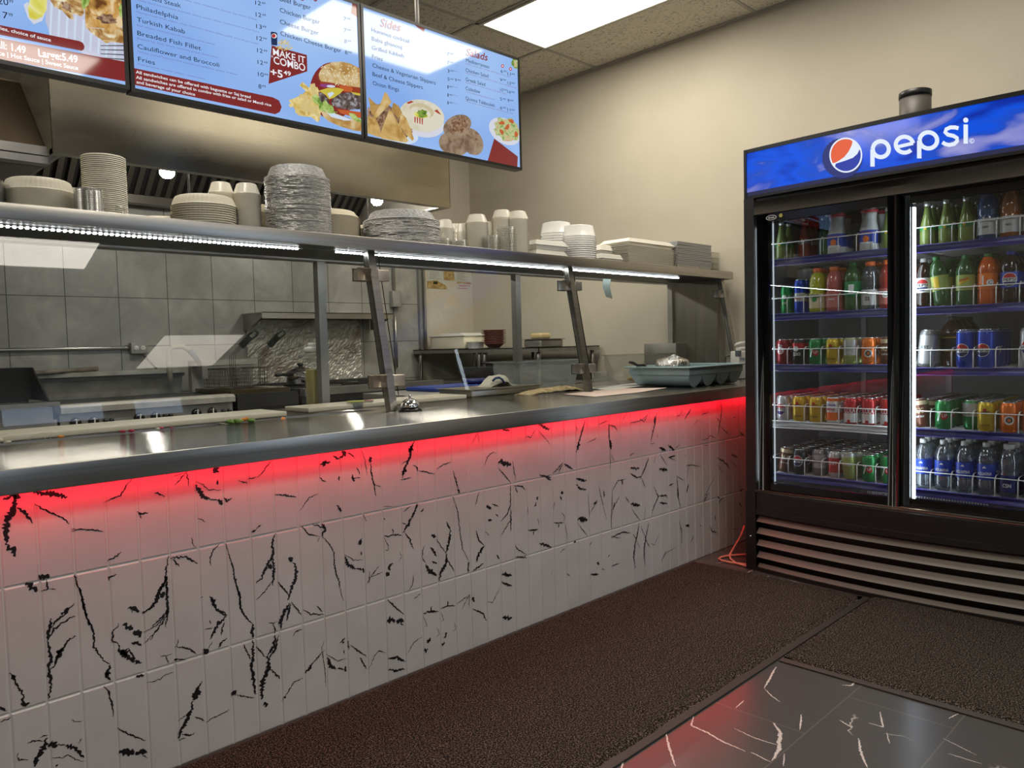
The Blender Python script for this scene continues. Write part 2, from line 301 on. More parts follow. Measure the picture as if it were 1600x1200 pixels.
VEINS = """A26 75 365 95 400 98 450 60 510 40 580 35 650 45 685;22 45 690 75 720 100 755;12 110 450 160 490 205 550;12 15 400 60 390 80 375;20 110 365 100 400;24 210 355 260 360 330 368 420 385;8 215 430 280 470 340 490 400 525 432 555;22 240 878 310 885;6 285 900 297 960 255 975;4 297 962 350 965;7 447 590 520 588 600 594 645 600;4 445 602 500 590;6 830 270 800 300 770 345 750 380 690 400 650 420;8 670 783 710 765 740 745 758 730;10 860 475 880 495 925 482;5 880 495 880 520;8 965 360 1000 368 1030 382;5 1170 220 1135 265 1090 315;5 1165 220 1180 320;3 1150 235 1065 265;25 1345 200 1348 230;10 1330 228 1370 228;4 1222 290 1270 310 1300 340 1380 345;20 1225 310 1245 350 1265 385 1310 400;6 1310 400 1375 405;18 1370 398 1384 438;10 1400 390 1420 410 1450 395;8 1360 280 1362 310;7 1490 285 1520 290 1545 303;5 1550 275 1600 262;4 1232 525 1260 527 1285 542;5 1195 640 1205 680 1222 697;10 1570 605 1600 590;10 1065 765 1110 765 1165 762 1200 785 1235 800;8 1080 775 1120 820;6 1370 680 1330 720 1315 770 1318 815;8 1412 680 1430 740 1455 820 1465 880 1480 945 1500 1000 1502 1080 1540 1140 1590 1190;10 1050 755 1040 830 1035 880 1045 960 1042 1010 1048 1090 1035 1200;14 1035 900 1000 960 985 1010 950 1075 890 1110;18 1030 985 1000 1010;7 1045 1090 1000 1150 950 1195;8 468 870 475 920 500 970 515 1030 525 1090 545 1140 560 1190;8 680 910 682 890 730 868;22 165 920 190 945 235 972;18 800 1078 840 1085 872 1100;6 830 1085 825 1110;4 1255 1018 1270 1010;14 1315 1010 1335 1045 1350 1085;8 1350 1085 1375 1110 1415 1125
B8 465 170 425 215 390 250 345 290 310 330;16 420 195 390 245;14 318 265 305 340 293 410;9 468 248 400 285 340 330 300 395;14 300 410 310 470 318 510 305 560 312 620 320 690 303 765;10 475 375 420 405 395 450 370 480 355 520 340 560 310 595;22 385 455 360 510;9 468 0 485 60 510 110 525 200 545 260 560 300 582 340 588 440 620 490 650 530 685 550;14 555 290 562 305;16 690 555 675 600 665 630 692 650;18 660 610 690 615;7 740 295 735 320 700 345 710 370 698 400 720 415 745 430;18 745 430 750 470 790 500 840 530 885 545;34 760 465 790 500;8 800 450 830 500 845 520;22 770 300 800 320 830 335;22 840 340 880 380;14 820 420 850 415 885 432;14 1040 0 1030 40 1000 85 975 160 940 200 890 232;9 1040 0 1042 80 1045 170 1050 230 1030 300;22 1030 100 1000 130;6 1045 220 1000 290 960 320 895 352;8 1040 250 1000 310 970 350 940 400;4 960 360 900 425;4 1115 395 1105 440 1090 445;6 1100 440 1180 455 1230 490;10 1185 448 1220 480;12 1090 518 1110 520;5 1110 518 1160 522;4 1000 500 1040 498 1075 488;6 1040 500 1050 550;10 1310 125 1335 165 1350 205 1390 225 1420 245;20 1320 140 1345 175;16 1415 250 1380 285 1345 320 1330 360 1315 395;6 1280 330 1330 325;8 1400 290 1380 370;26 1270 485 1300 455;6 1300 450 1330 410;8 1420 390 1385 410 1365 455;5 1310 275 1315 300;8 1460 0 1480 60 1500 130 1502 200 1530 250 1575 295;16 1580 300 1575 350 1580 385;9 60 603 90 630 95 670 130 710 150 760;16 80 615 95 650;16 145 755 148 805 185 798;10 0 818 20 828 40 845;6 0 912 40 900 70 880;7 645 690 680 720 695 790 710 840 703 880;18 850 628 900 625;4 915 668 960 660 1000 645 1040 615 1080 605;3 1050 610 1080 598;10 1265 658 1235 700 1210 760;30 1245 700 1205 775;18 1205 780 1190 850 1150 930 1125 980 1115 1015;4 1190 850 1110 905;7 1135 990 1190 998 1215 980;4 1115 1025 1160 1013;6 1215 885 1250 885 1275 910;5 1285 920 1320 890 1380 865 1435 833;8 1520 428 1545 475 1565 520;16 1580 400 1580 500 1570 560 1580 640 1597 740;24 1450 725 1470 742;6 1470 742 1530 755 1590 760;7 735 948 770 970 830 1000 910 1028;28 742 1100 830 1100 840 1095;26 845 1105 920 1095;4 890 1120 920 1135;22 295 1010 270 1080 240 1130 210 1190;6 170 1050 200 1030 270 1030;5 245 1010 300 993;6 100 1130 120 1150 175 1150;4 105 1130 115 1105;26 320 1035 345 1075;5 355 1055 410 1055;20 410 1060 460 1065;14 460 1060 490 1100 525 1135;4 510 1015 490 1050;4 325 1135 390 1135 425 1115 470 1145 525 1158;10 345 1190 360 1175;3 445 898 480 910 512 908
C6 95 320 60 365 30 405 5 425;7 115 530 180 535 250 548;5 390 525 330 550 300 600 268 638;12 400 345 430 335 465 330;24 415 325 435 345;10 480 290 510 305 530 300 560 275;22 540 255 560 290;6 570 265 600 285 620 305;8 435 262 455 270;7 398 425 415 443 438 450;8 520 415 518 445;12 600 405 615 450;4 610 430 655 422;6 630 360 650 405;4 655 245 680 310 695 410;22 710 295 712 330;8 715 330 722 400 735 460 750 540;4 735 468 780 480;14 990 195 970 240 960 300 930 360 912 425;28 975 225 955 265;22 935 360 915 410;4 955 310 905 345;5 905 440 970 425;8 980 348 1005 360 1010 385;6 1015 383 1060 390 1115 402;5 1128 373 1170 345 1220 328;8 1233 380 1245 430 1265 495;12 1262 495 1272 522;4 1390 135 1350 210;4 1385 140 1395 210;5 1425 355 1450 290 1480 265 1500 275;26 1515 325 1595 345;6 1515 365 1560 420 1592 460;12 1540 120 1585 135;8 505 595 530 635;14 520 615 532 638;3 795 605 860 605;6 0 748 35 718;7 350 715 400 730 430 740;16 415 710 435 745 412 790;7 285 730 330 780 400 792;3 385 830 395 795;7 412 790 460 840 485 890 490 970 505 1040 520 1080 530 1150 545 1195;14 115 780 100 850 110 900 60 990 40 1050 0 1085;12 100 900 112 1000 105 1100;20 80 970 100 990;6 110 1060 60 1130 0 1190;24 210 920 225 950;18 230 955 255 995 240 1070 210 1150 205 1190;8 135 1080 170 1120 205 1155;4 670 655 690 700;8 795 680 805 690;22 640 830 660 835;5 665 800 635 845;8 655 885 660 910;4 552 905 610 940 670 940;18 555 920 575 970 620 995;8 620 995 670 1000;14 668 990 675 1020;9 800 790 830 795 858 780 910 785;7 855 745 858 780;4 800 800 825 850 828 878 805 880;14 1010 590 990 640 950 720 920 770;22 1000 595 1010 605;4 920 640 970 600;9 930 770 960 810 985 870;5 910 710 940 715;8 1050 620 1030 640;12 1190 700 1215 750;16 1215 750 1210 820 1185 900;5 1125 810 1185 895;18 1190 900 1190 960 1155 1020 1145 1070;6 1190 930 1240 1010;14 1095 785 1125 795;6 1055 850 1040 880 1040 930 1060 960;20 1060 970 1085 1010 1130 1035;14 1090 860 1130 915;10 1100 945 1130 965;6 1232 545 1260 640 1275 760 1290 870 1330 945;14 1330 950 1325 1015;5 1395 510 1370 600;22 1440 600 1470 620;8 1475 590 1515 605;6 1500 650 1515 670;14 1450 690 1475 690;8 1375 755 1395 820 1425 850;16 1425 850 1390 910 1375 950;8 1355 1010 1420 960;5 705 1090 710 1010;5 690 1095 720 1040 770 975;4 715 1050 790 1015;14 855 960 830 985 840 1005;22 810 1030 835 1030;3 895 885 912 920 890 950;5 985 1030 980 1090 950 1135;8 1590 470 1590 600 1570 650 1530 700;9 1592 620 1592 760;5 1595 680 1530 790;4 1433 765 1460 785;8 1505 905 1520 935
D4 75 455 110 455 135 440;7 110 460 120 520;18 210 330 180 380 155 440 160 490;12 215 330 190 440;7 220 320 285 405;7 295 370 345 400 425 400;6 380 345 415 385;6 290 490 240 515 230 538;16 120 530 110 600 70 660;12 140 530 125 610 80 680;7 0 600 55 665;22 70 660 80 740 45 800 35 870 40 930;9 85 735 150 800;20 55 945 68 975;5 160 940 195 890 235 825 295 795;10 175 925 185 912;7 305 768 350 710 400 650 430 620;14 310 765 355 705;4 425 565 410 610 430 740 438 850;4 440 650 510 690 565 675;18 445 670 465 720 500 740;8 510 735 555 745;14 555 725 565 755;10 525 580 555 545;16 540 570 552 572;6 550 620 550 645;8 575 565 580 620;7 590 590 640 630 690 665;8 650 670 665 700 690 740;4 705 745 740 660 770 628 815 640;8 820 305 870 355 925 398;26 818 437 870 437;22 875 440 925 440;5 900 455 925 470;14 825 680 880 665 932 695;12 825 745 870 750 932 742;5 985 305 1030 268;4 940 655 990 570 1040 538;9 1045 400 1080 382 1140 380;7 1097 348 1095 380;3 1045 410 1070 470 1048 480;8 1155 365 1200 345 1245 348;6 1198 315 1200 345;3 1155 385 1175 435 1155 442;16 1090 545 1070 580;18 1050 625 1075 620;3 1130 480 1145 520 1125 545;14 1195 515 1175 545;16 1160 585 1180 580;3 1240 445 1250 490 1228 505;4 1340 265 1285 370;4 1335 270 1330 360;4 1335 275 1255 335;14 1350 295 1365 320;8 1355 365 1420 395 1440 440;4 1525 230 1480 325 1445 320;16 1535 150 1600 152;12 1535 195 1570 215 1600 220;18 1540 420 1600 425;4 1540 460 1600 515
E16 235 285 165 255;4 150 280 115 335 85 325;4 165 290 240 380;10 455 230 430 320 415 380 400 430;18 420 360 410 410;5 400 265 410 290;4 470 368 530 338;4 540 255 600 228;8 605 250 605 330 620 410;14 615 350 618 410;5 605 255 640 265 663 298;3 615 410 615 530;3 620 440 640 485;4 720 175 690 225;4 850 185 815 225 735 245;4 795 215 825 235 850 185;8 905 180 890 260 865 365;14 895 200 890 250;4 865 375 890 370;4 905 310 910 335;14 920 395 960 415;14 975 385 1015 410;4 1020 400 1050 378;5 735 448 765 430;3 1070 150 1050 195 1025 203;8 1120 155 1078 220;3 1130 265 1160 225 1175 228;4 1185 190 1225 180;7 1305 105 1310 180 1300 240 1285 330;4 1278 210 1300 240;4 1305 270 1360 320;4 1185 350 1225 340 1235 320 1275 340;9 1425 300 1450 325;3 1375 215 1400 205;10 170 570 245 585;8 215 585 245 603;6 320 490 285 530 255 560;8 315 500 290 555;12 325 500 380 530;5 5 480 15 560 25 600;6 10 635 65 640 85 665;6 20 640 35 680;14 400 590 465 605;11 400 630 430 655 465 660;22 410 845 472 850;4 410 870 470 950;3 475 680 485 830;16 310 670 315 690;12 300 700 310 725;4 265 735 260 780;3 310 800 330 830 320 870;8 260 868 320 868;6 292 870 292 900;3 330 870 350 975;14 155 705 160 725;10 150 740 140 765;3 100 770 100 820;3 160 840 170 880;8 100 915 165 910;6 135 915 135 945;4 540 630 560 720 590 850;9 575 665 575 710;4 485 810 540 720;9 510 755 530 730;5 625 660 625 760 620 905;5 625 670 660 605 710 595;12 690 595 690 630;5 670 705 630 780;9 640 740 632 790;14 740 525 795 530;10 740 560 780 585 805 580;8 855 455 830 530 800 590;5 810 590 835 650;7 710 705 730 740;16 742 750 800 758;4 745 775 800 855;16 920 530 970 540;4 925 440 970 510;9 975 460 1020 448;4 985 462 1020 475;3 900 440 885 500;7 885 640 915 705 885 770 870 830;8 920 700 965 695 970 715;9 920 740 970 750;3 835 770 825 850;6 1030 570 1035 640 1040 720 1055 775;11 1035 660 1038 710;4 1030 575 1075 605;7 980 635 1010 620;5 1085 510 1120 505 1175 515;3 1110 490 1090 600;9 1105 625 1090 680;5 1085 440 1085 455;4 1200 380 1225 385;4 1265 580 1190 730;9 1225 685 1200 735;8 1280 460 1320 480 1360 525;9 1370 440 1410 460;3 1280 500 1320 555;3 1370 480 1410 525;6 1335 590 1335 600;8 1420 670 1445 655;6 1290 745 1320 705;6 1280 705 1300 715;7 620 960 690 925 740 930;4 620 950 675 965;10 795 870 785 930 770 1000 760 1080 770 1150;5 755 940 780 970;4 780 980 800 1030;10 855 870 840 940 825 1030 830 1130;4 805 890 835 960;5 835 970 860 1020;3 920 940 890 1005 865 995;3 1030 1015 960 1060 930 1115;4 965 1040 935 1100;9 400 985 385 990;6 485 1010 500 985;14 170 995 245 1020;5 300 1055 330 1025;5 20 1000 30 1030 90 1065;8 20 1080 95 1085;6 600 1085 610 1065;12 530 1115 545 1130;5 560 1155 578 1160;5 620 1140 670 1120;10 490 1190 540 1190;5 340 1180 360 1200;3 255 1160 245 1195;6 1045 855 1060 920 1060 1000;12 1085 880 1110 890;6 1120 990 1135 945;7 1175 880 1178 890;5 1195 958 1198 960;9 1270 820 1272 850;7 1235 885 1250 920 1280 930;6 1335 905 1340 910;3 1380 905 1410 910;9 1420 740 1435 770;6 1430 805 1432 820"""
k = 0
for line in VEINS.split('\n'):
    if not line: continue
    ox, oy = VE[line[0]]
    for st in line[1:].split(';'):
        q = [float(c) for c in st.split()]
        if len(q) < 5: continue
        P = [at(ox+q[i]/4, oy+q[i+1]/4, 1, -.0032) for i in range(1, len(q)-1, 2)]
        P = [p for p in P if .003 < p.z < .82]
        if len(P) < 2: continue
        d = (P[0]-CAM).length/F_PX; stroke(b, P, q[0]/4*d*1.12, 1, k, Vector((0, -.0004, 0)), .8); k += 1
b.build('tile_front', [TILE, mat('black_vein', (.012, .011, .013), .35)], t)
# steel top: front lip, worktop round the cold wells
b = MB(); b.rbox(XL, XR+.05, -.088, -.082, .809, .867, .002); b.build('front_lip', STEEL, t)
ZT = .864
WT = noisy('worktop_steel', (.44, .43, .40), (.50, .49, .46), 10, .09, 1.)
# fine brushing along the counter: every grain tips the surface towards or away from the guest
tc = nd(WT, 'ShaderNodeTexCoord'); sx = nd(WT, 'ShaderNodeSeparateXYZ'); mu = nd(WT, 'ShaderNodeMath', operation='MULTIPLY'); mu.inputs[1].default_value = 90000
wn = nd(WT, 'ShaderNodeTexWhiteNoise', noise_dimensions='1D'); mr = nd(WT, 'ShaderNodeMapRange'); mr.inputs['To Min'].default_value = -.75; mr.inputs['To Max'].default_value = .75; cx = nd(WT, 'ShaderNodeCombineXYZ', Z=1.0); vn = nd(WT, 'ShaderNodeVectorMath', operation='NORMALIZE')
lk(WT, tc, 'Object', sx, 0); lk(WT, sx, 'Y', mu, 0); lk(WT, mu, 0, wn, 'W'); lk(WT, wn, 'Value', mr, 0); lk(WT, mr, 0, cx, 'Y'); lk(WT, cx, 0, vn, 0); lk(WT, vn, 0, bsdf(WT), 'Normal')
b = MB(); b.box(XL, XR+.05, -.083, .50, ZT-.03, ZT); b.box(XL, .80, .50, .505, .70, ZT-.001); b.box(XL, XR+.05, .60, .97, ZT-.03, ZT)
b.box(1.42, XR+.05, .50, .60, ZT-.03, ZT); b.box(.80, .84, .50, .60, ZT-.03, ZT); b.build('worktop', WT, t)
b = MB(); b.box(XL, .80, .505, .60, .76, .765); b.box(.84, 1.42, .505, .60, .76, .765); b.box(XL, .80, .595, .60, .765, ZT-.002); b.box(.84, 1.42, .595, .60, .765, ZT-.002); b.box(.796, .80, .505, .595, .765, ZT-.002); b.box(1.415, 1.42, .505, .595, .765, ZT-.002); b.build('cold_well', STEELD, t)
b = MB(); b.box(XL, XR, -.048, -.030, .822, .828); b.build('red_led_strip', glow('red_led', (1, .006, .02), L_RED), t)['label'] = 'glowing red light strip under the counter lip'
# ------------------------------------------------------------------ food guard over the counter
PX = (1.417, 2.643, 4.17); YG0, YG1, ZG = .405, .528, 1.504
t = thing('food_guard', 'stainless steel sneeze guard with sloping glass panes and a long top shelf', 'food guard', (1.5, .6, ZT))
b = MB(); b.rbox(-1.2, 4.2, .45, .456, ZG, 1.552, .002); b.box(-1.2, 4.2, .455, .98, 1.546, 1.552); b.box(-1.2, 4.2, .974, .98, ZG, 1.55); b.box(4.194, 4.2, .455, .975, ZG, 1.55); b.build('top_shelf', STEEL, t)
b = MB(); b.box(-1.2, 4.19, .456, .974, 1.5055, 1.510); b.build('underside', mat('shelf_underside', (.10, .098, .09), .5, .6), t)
b = MB(); b.box(-1.2, 4.19, .86, .92, 1.4985, 1.5055); b.build('rear_beam', STEELD, t)
def LN(z): return YG0+(YG1-YG0)*(z-ZT)/(ZG-ZT)
for x in PX:
    b = MB(); b.bar((x, LN(ZT), ZT), (x, LN(ZG+.0), ZG+.0), .034, .034, up=(1, 0, 0)); b.build('front_post', STEEL, t)
    b = MB(); b.box(x-.022, x+.016, .885, .922, ZT, 1.4985); b.build('back_post', STEELD, t)
    for zc in (1.41, .985):
        for s in ((-1, 1) if x < 4 else (-1,)):
            b = MB(); yc = LN(zc); b.rbox(x+s*.018, x+s*.075, yc-.016, yc+.022, zc-.023, zc+.023, .004); b.build('glass_clamp', STEELD if x > 2 else noisy('warm_steel', (.55, .47, .37), (.6, .52, .42), 20, .4, .85), t)
for x0, x1 in ((-1.2, PX[0]-.028), (PX[0]+.045, PX[1]-.028), (PX[1]+.045, PX[2]-.03)):
    b = MB(); za, zb = .925, 1.50; n = Vector((0, .19, -.036)).normalized()*0
    v = [(x0, LN(za), za), (x1, LN(za), za), (x1, LN(zb), zb), (x0, LN(zb), zb)]; v += [(p[0], p[1]+.006, p[2]) for p in v]
    b.add(v, [(0, 1, 2, 3)], 0).add(v, [(0, 4, 5, 1), (1, 5, 6, 2), (3, 2, 6, 7), (0, 3, 7, 4)], 1); b.build('glass_pane', [GLASS, mat('glass_edge', (.012, .02, .018), .2)], t)
for x0, x1 in ((-1.2, 1.13), (1.28, 3.72)):
    b = MB(); n = int((x1-x0)/.0167)
    b.box(x0, x1, .545, .557, 1.4995, 1.5025, 1)
    for i in range(n): b.box(x0+i*.0167, x0+i*.0167+.006, .545, .557, 1.496, 1.4995)
    b.build('white_led_strip', [glow('white_led', (.93, .98, 1), L_STRIP), WHITE], t)
b = MB(); b.box(4.17, 4.185, .55, .88, ZT, ZG); b.build('end_panel', noisy('steel_dark_reflection', (.20, .185, .16), (.25, .235, .2), 6, .3, 1., stretch=(1, 4, .3)), t)  # plain steel, with the dark reflection put into its colour
# mats
PILE = noisy('carpet_pile', (.012, .0105, .010), (.235, .195, .155), 230, .95, bump=1., detail=2, spec=.1, lo=.47, hi=.70)
def floor_mat_obj(x0, x1, y0, y1, label, edges):
    t = thing('floor_mat', label, 'mat', ((x0+x1)/2, (y0+y1)/2, 0), 'entrance mats'); b = MB(); e = .028
    b.rbox(x0, x1, y0, y1, .0005, .006, .002); b.build('rubber_border', mat('rubber_edge', (.035, .028, .024), .6), t)
    p = MB(); nx, ny = 60, 30; X0, X1, Y0, Y1 = x0+e*edges[0], x1-e*edges[1], y0+e*edges[2], y1-e*edges[3]
    v = []; R = random.Random(3)
    for j in range(ny+1):
        for i in range(nx+1):
            ed = i in (0, nx) or j in (0, ny); v.append((X0+(X1-X0)*i/nx+(0 if not ed else R.uniform(-.003, .003)), Y0+(Y1-Y0)*j/ny+(0 if not ed else R.uniform(-.003, .003)), .006 if ed else .013+R.uniform(-.001, .001)))
    p.add(v, [(j*(nx+1)+i, j*(nx+1)+i+1, (j+1)*(nx+1)+i+1, (j+1)*(nx+1)+i) for j in range(ny) for i in range(nx)], 0, True); p.build('pile', PILE, t)
floor_mat_obj(-.4, 2.93, -.875, -.014, 'long dark brown carpet mat lying along the foot of the tiled counter', (1, .3, 1, .3))
floor_mat_obj(2.075, 2.965, -2.6, -.882, 'dark brown carpet mat lying in front of the black drinks cooler', (1, .3, 1, 0))

# ------------------------------------------------------------------ drinks cooler
XF, YL, YR = 3.01, -.27, -1.64; YC = (YL+YR)/2; HW = (YL-YR)/2
def bow(y, k): return k*(1-((y-YC)/HW)**2)
t = COOL = thing('drinks_cooler', 'tall black double-door drinks cooler with a glowing blue sign on top', 'fridge', (3.4, YC, 0))
IX0, IX1 = 3.075, 3.72
b = MB(); b.box(3.02, 3.76, YL, YL-.045, .02, 2.0); b.box(3.02, 3.76, YR+.045, YR, .02, 2.0); b.box(3.72, 3.76, YL-.045, YR+.045, .02, 2.0); b.box(3.06, 3.72, YL-.045, YR+.045, 1.70, 2.0); b.box(3.06, 3.72, YL-.045, YR+.045, .02, .385)
b.box(3.02, 3.06, YL-.045, YR+.045, 1.69, 1.78); b.box(3.03, 3.06, YL-.045, YR+.045, .30, .395); b.box(3.005, 3.02, YL, YL-.05, .0, 1.775); b.box(3.005, 3.02, YR+.05, YR, .0, 1.775)
b.build('cabinet', BLACKM, t)
b = MB(); b.box(3.715, 3.72, YL-.046, YR+.046, .386, 1.70); b.box(3.07, 3.716, YL-.045, YL-.05, .386, 1.70); b.box(3.07, 3.716, YR+.05, YR+.045, .386, 1.70); b.box(3.07, 3.716, YL-.05, YR+.05, 1.693, 1.698); b.box(3.07, 3.716, YL-.05, YR+.05, .386, .392)
for y in (-.56, -.96, -1.36): b.box(3.70, 3.716, y-.012, y+.012, .40, 1.69, 1)
b.build('liner', [LINER, mat('shelf_standard', (.33, .33, .33), .4, .5)], t)
b = MB(); b.rbox(3.008, 3.03, YL-.052, YR+.052, 1.696, 1.758, .003); b.build('door_header', BRONZE, t)
def bowed(mb, y0, y1, z0, z1, k, dx=0., th=.01, m=0, n=28, slant=0.):
    """a strip following the bowed front; slant pushes the upper edge back"""
    v = []
    for i in range(n+1):
        y = y0+(y1-y0)*i/n; x = XF-bow(y, k)+dx
        v += [(x, y, z0), (x+slant, y, z1), (x+slant+th, y, z1), (x+th, y, z0)]
    f = []
    for i in range(n):
        a, c = 4*i, 4*i+4
        for q in range(4): f.append((a+q, a+(q+1) % 4, c+(q+1) % 4, c+q))
    f += [(0, 1, 2, 3), (4*n+3, 4*n+2, 4*n+1, 4*n)]; return mb.add(v, f, m, False)
KH = .03
b = MB(); bowed(b, YL, YR, 1.775, 2.006, KH, .006, .03); bowed(b, YL, YR, 1.988, 2.006, KH, 0, .012); bowed(b, YL, YR, 1.775, 1.788, KH, 0, .012); bowed(b, YL, YL-.014, 1.775, 2.006, KH, -.002, .012, 0, 2); bowed(b, YR+.014, YR, 1.775, 2.006, KH, -.002, .012, 0, 2)
hd = b.build('sign_box', BLACK, t)
m = mat('sign_blue', (.01, .02, .15), .12, emit=(0, .1, .8), es=.66); tc = nd(m, 'ShaderNodeTexCoord'); mp = nd(m, 'ShaderNodeMapping'); mp.inputs['Scale'].default_value = (1, 1, 2.2)
n_ = nd(m, 'ShaderNodeTexNoise', Scale=3.4, Detail=3.0, Distortion=.6); lk(m, tc, 'Object', mp, 0); lk(m, mp, 0, n_, 'Vector'); r_ = ramp(m, [(.3, (0, .022, .36)), (.47, (.0, .09, .80)), (.58, (.012, .075, .55)), (.66, (.22, .24, .62)), (.78, (.40, .40, .72))]); lk(m, n_, 'Fac', r_, 0); lk(m, r_, 0, bsdf(m), 'Emission Color')
b = MB(); bowed(b, YL-.014, YR+.014, 1.806, 1.988, KH, .003, .004); bowed(b, YL-.014, YR+.014, 1.788, 1.806, KH, .003, .004, 1)
sf = b.build('sign_face', [m, glow('sign_reflection_band', (.012, .014, .06), .8)], hd)  # the dark blue lower band is a reflection painted on the sign
def HP(X, Y, d=.002):
    p = at(1230+X*.2, 170+Y*.2, 0, 2.983); return Vector((XF-bow(p.y, KH)+.003-d, p.y, p.z))
def ribbon(mb, pts, wd, d, m=0, fn=HP, cap=True):
    n = len(pts); L = []; R = []
    for k in range(n):
        a, c = pts[max(k-1, 0)], pts[min(k+1, n-1)]; dx, dy = c[0]-a[0], c[1]-a[1]; l = math.hypot(dx, dy) or 1; nx, ny = -dy/l*wd/2, dx/l*wd/2
        L.append(fn(pts[k][0]+nx, pts[k][1]+ny, d)); R.append(fn(pts[k][0]-nx, pts[k][1]-ny, d))
    mb.add([tuple(p) for p in L+R], [(i, i+1, n+i+1, n+i) for i in range(n-1)], m)
def arc(cx, cy, rx, ry, a0, a1, n=28): return [(cx+rx*math.cos(math.radians(a0+(a1-a0)*i/n)), cy+ry*math.sin(math.radians(a0+(a1-a0)*i/n))) for i in range(n+1)]
SW = glow('sign_white', (.80, .88, 1), .75)
b = MB()
ribbon(b, [(668, 452), (668, 400), (668, 318)], 34, .003); ribbon(b, arc(733, 316, 63, 62, -180, 180), 33, .0026)
ribbon(b, [(856, 300), (920, 285), (986, 270)], 27, .003); ribbon(b, arc(918, 281, 68, 62, -10, -318), 32, .0026)
ribbon(b, [(1033, 388), (1033, 330), (1033, 250)], 34, .003); ribbon(b, arc(1104, 247, 68, 63, -180, 180), 33, .0026)
ribbon(b, [(1338, 152), (1310, 145), (1275, 145), (1243, 160), (1235, 183), (1255, 202), (1300, 212), (1326, 228), (1328, 252), (1305, 275), (1265, 283), (1235, 276), (1213, 262)], 31, .003)
ribbon(b, [(1394, 272), (1394, 200), (1394, 122)], 34, .003); b.poly([HP(x, y, .003) for x, y in arc(1394, 88, 20, 20, 0, 345, 20)])
ribbon(b, arc(1441, 250, 17, 17, 0, 360, 20), 5, .003); ribbon(b, [(1436, 259), (1436, 241), (1445, 243), (1437, 250), (1446, 259)], 4, .003)
b.build('sign_lettering', SW, hd)
b = MB(); cap_ = []
for i in range(64):
    a = 2*PI*i/64; q = 1+.05*(1 if i % 2 else 0); cap_.append((430+155*q*math.cos(a), 385+152*q*math.sin(a)))
b.poly([HP(x, y, .0022) for x, y in cap_], 3); b.poly([HP(x, y, .0028) for x, y in arc(458, 362, 130, 137, 0, 354, 60)], 0)
def disc_pt(a): return (458+118*math.cos(math.radians(a)), 362+125*math.sin(math.radians(a)))
c1 = [(375, 421), (410, 402), (448, 375), (482, 332), (505, 285), (512, 256)]; c2 = [(566, 318), (550, 352), (515, 383), (455, 405), (380, 428)]
b.poly([HP(x, y, .0034) for x, y in [disc_pt(a) for a in range(150, 297, 7)]+c1[::-1]], 1)
b.poly([HP(x, y, .0034) for x, y in [disc_pt(a) for a in range(-20, 146, 7)][::-1]+c2[::-1]], 2) if False else b.poly([HP(x, y, .0034) for x, y in c2[::-1]+[disc_pt(a) for a in range(-18, 143, 7)]], 2)
b.build('sign_emblem', [SW, glow('sign_red', (.85, .13, .05), .7), glow('sign_navy', (.025, .05, .42), .7), glow('cap_navy', (.02, .035, .19), .7)], hd)
# doors
def door(y0, y1, x, gl0, gl1, label=None):
    b = MB(); z0, z1, gz0, gz1 = .393, 1.692, .428, 1.655
    b.rbox(x, x+.03, y0, gl0, z0, z1, .004).rbox(x, x+.03, gl1, y1, z0, z1, .004).box(x+.002, x+.03, gl0, gl1, gz1, z1).box(x+.002, x+.03, gl0, gl1, z0, gz0)
    d = b.build('door', BLACKG, t); g = MB(); g.box(x+.010, x+.018, gl0, gl1, gz0, gz1); g.build('door_glass', DOORGLASS, d); return d
d1 = door(-.335, -.958, 3.012, -.384, -.920); d2 = door(-.957, -1.59, 3.044, -.990, -1.545)
b = MB(); oy, oz = -.405, 1.673
b.poly([(3.0095, oy-.026*math.cos(a), oz+.012*math.sin(a)) for a in [2*PI*i/28 for i in range(28)]]); b.poly([(3.009, oy-.023*math.cos(a), oz+.0095*math.sin(a)) for a in [2*PI*i/28 for i in range(28)]], 1)
put_text(b, 'true', lambda u, v: (3.0085, -u, v), .391, .420, oz-.004, .010, 0, .012); b.poly([(3.0085, -.452-.009*math.cos(a), oz+.004+.009*math.sin(a)) for a in [2*PI*i/20 for i in range(20)]], 2)
b.build('badge', [WHITE, BLACK, mat('yellow_sticker', (.45, .4, .08), .5)], d1)
b = MB(); b.rbox(3.0, 3.03, YL-.05, YR+.05, .382, .392, .003); b.build('door_track', mat('track_metal', (.5, .46, .38), .25, 1.), t)
# kick grille
KG = .06
b = MB(); bowed(b, YL-.045, YR+.045, .30, .38, KG*.75, -.002, .05); bowed(b, YL-.045, YR+.045, .275, .30, KG, -.004, .05); bowed(b, YL-.045, YR+.045, .0, .018, KG, -.004, .05); bowed(b, YL-.045, YR+.045, .0, .30, KG, .055, .006); b.box(2.995, 3.03, YL, YL-.05, 0, .38); b.box(2.995, 3.03, YR+.05, YR, 0, .38)
kg = b.build('kick_grille', BLACKM, t)
LV = mat('louver_enamel', (.19, .18, .15), .45)
for k in range(5):
    b = MB(); zt = .264-.0575*k; bowed(b, YL-.052, YR+.052, zt-.024, zt, KG, 0, .003, slant=.024); b.build('louver', LV, kg)
b = MB(); b.lathe([(.006, 0), (.005, .003), (0, .004)], 12, (2.994, YL-.025, .165), X=Matrix.Translation((2.994, YL-.025, .165)) @ Matrix.Rotation(-PI/2, 4, 'Y') @ Matrix.Translation((-2.994, -(YL-.025), -.165))); b.build('screw', CHROME, kg)
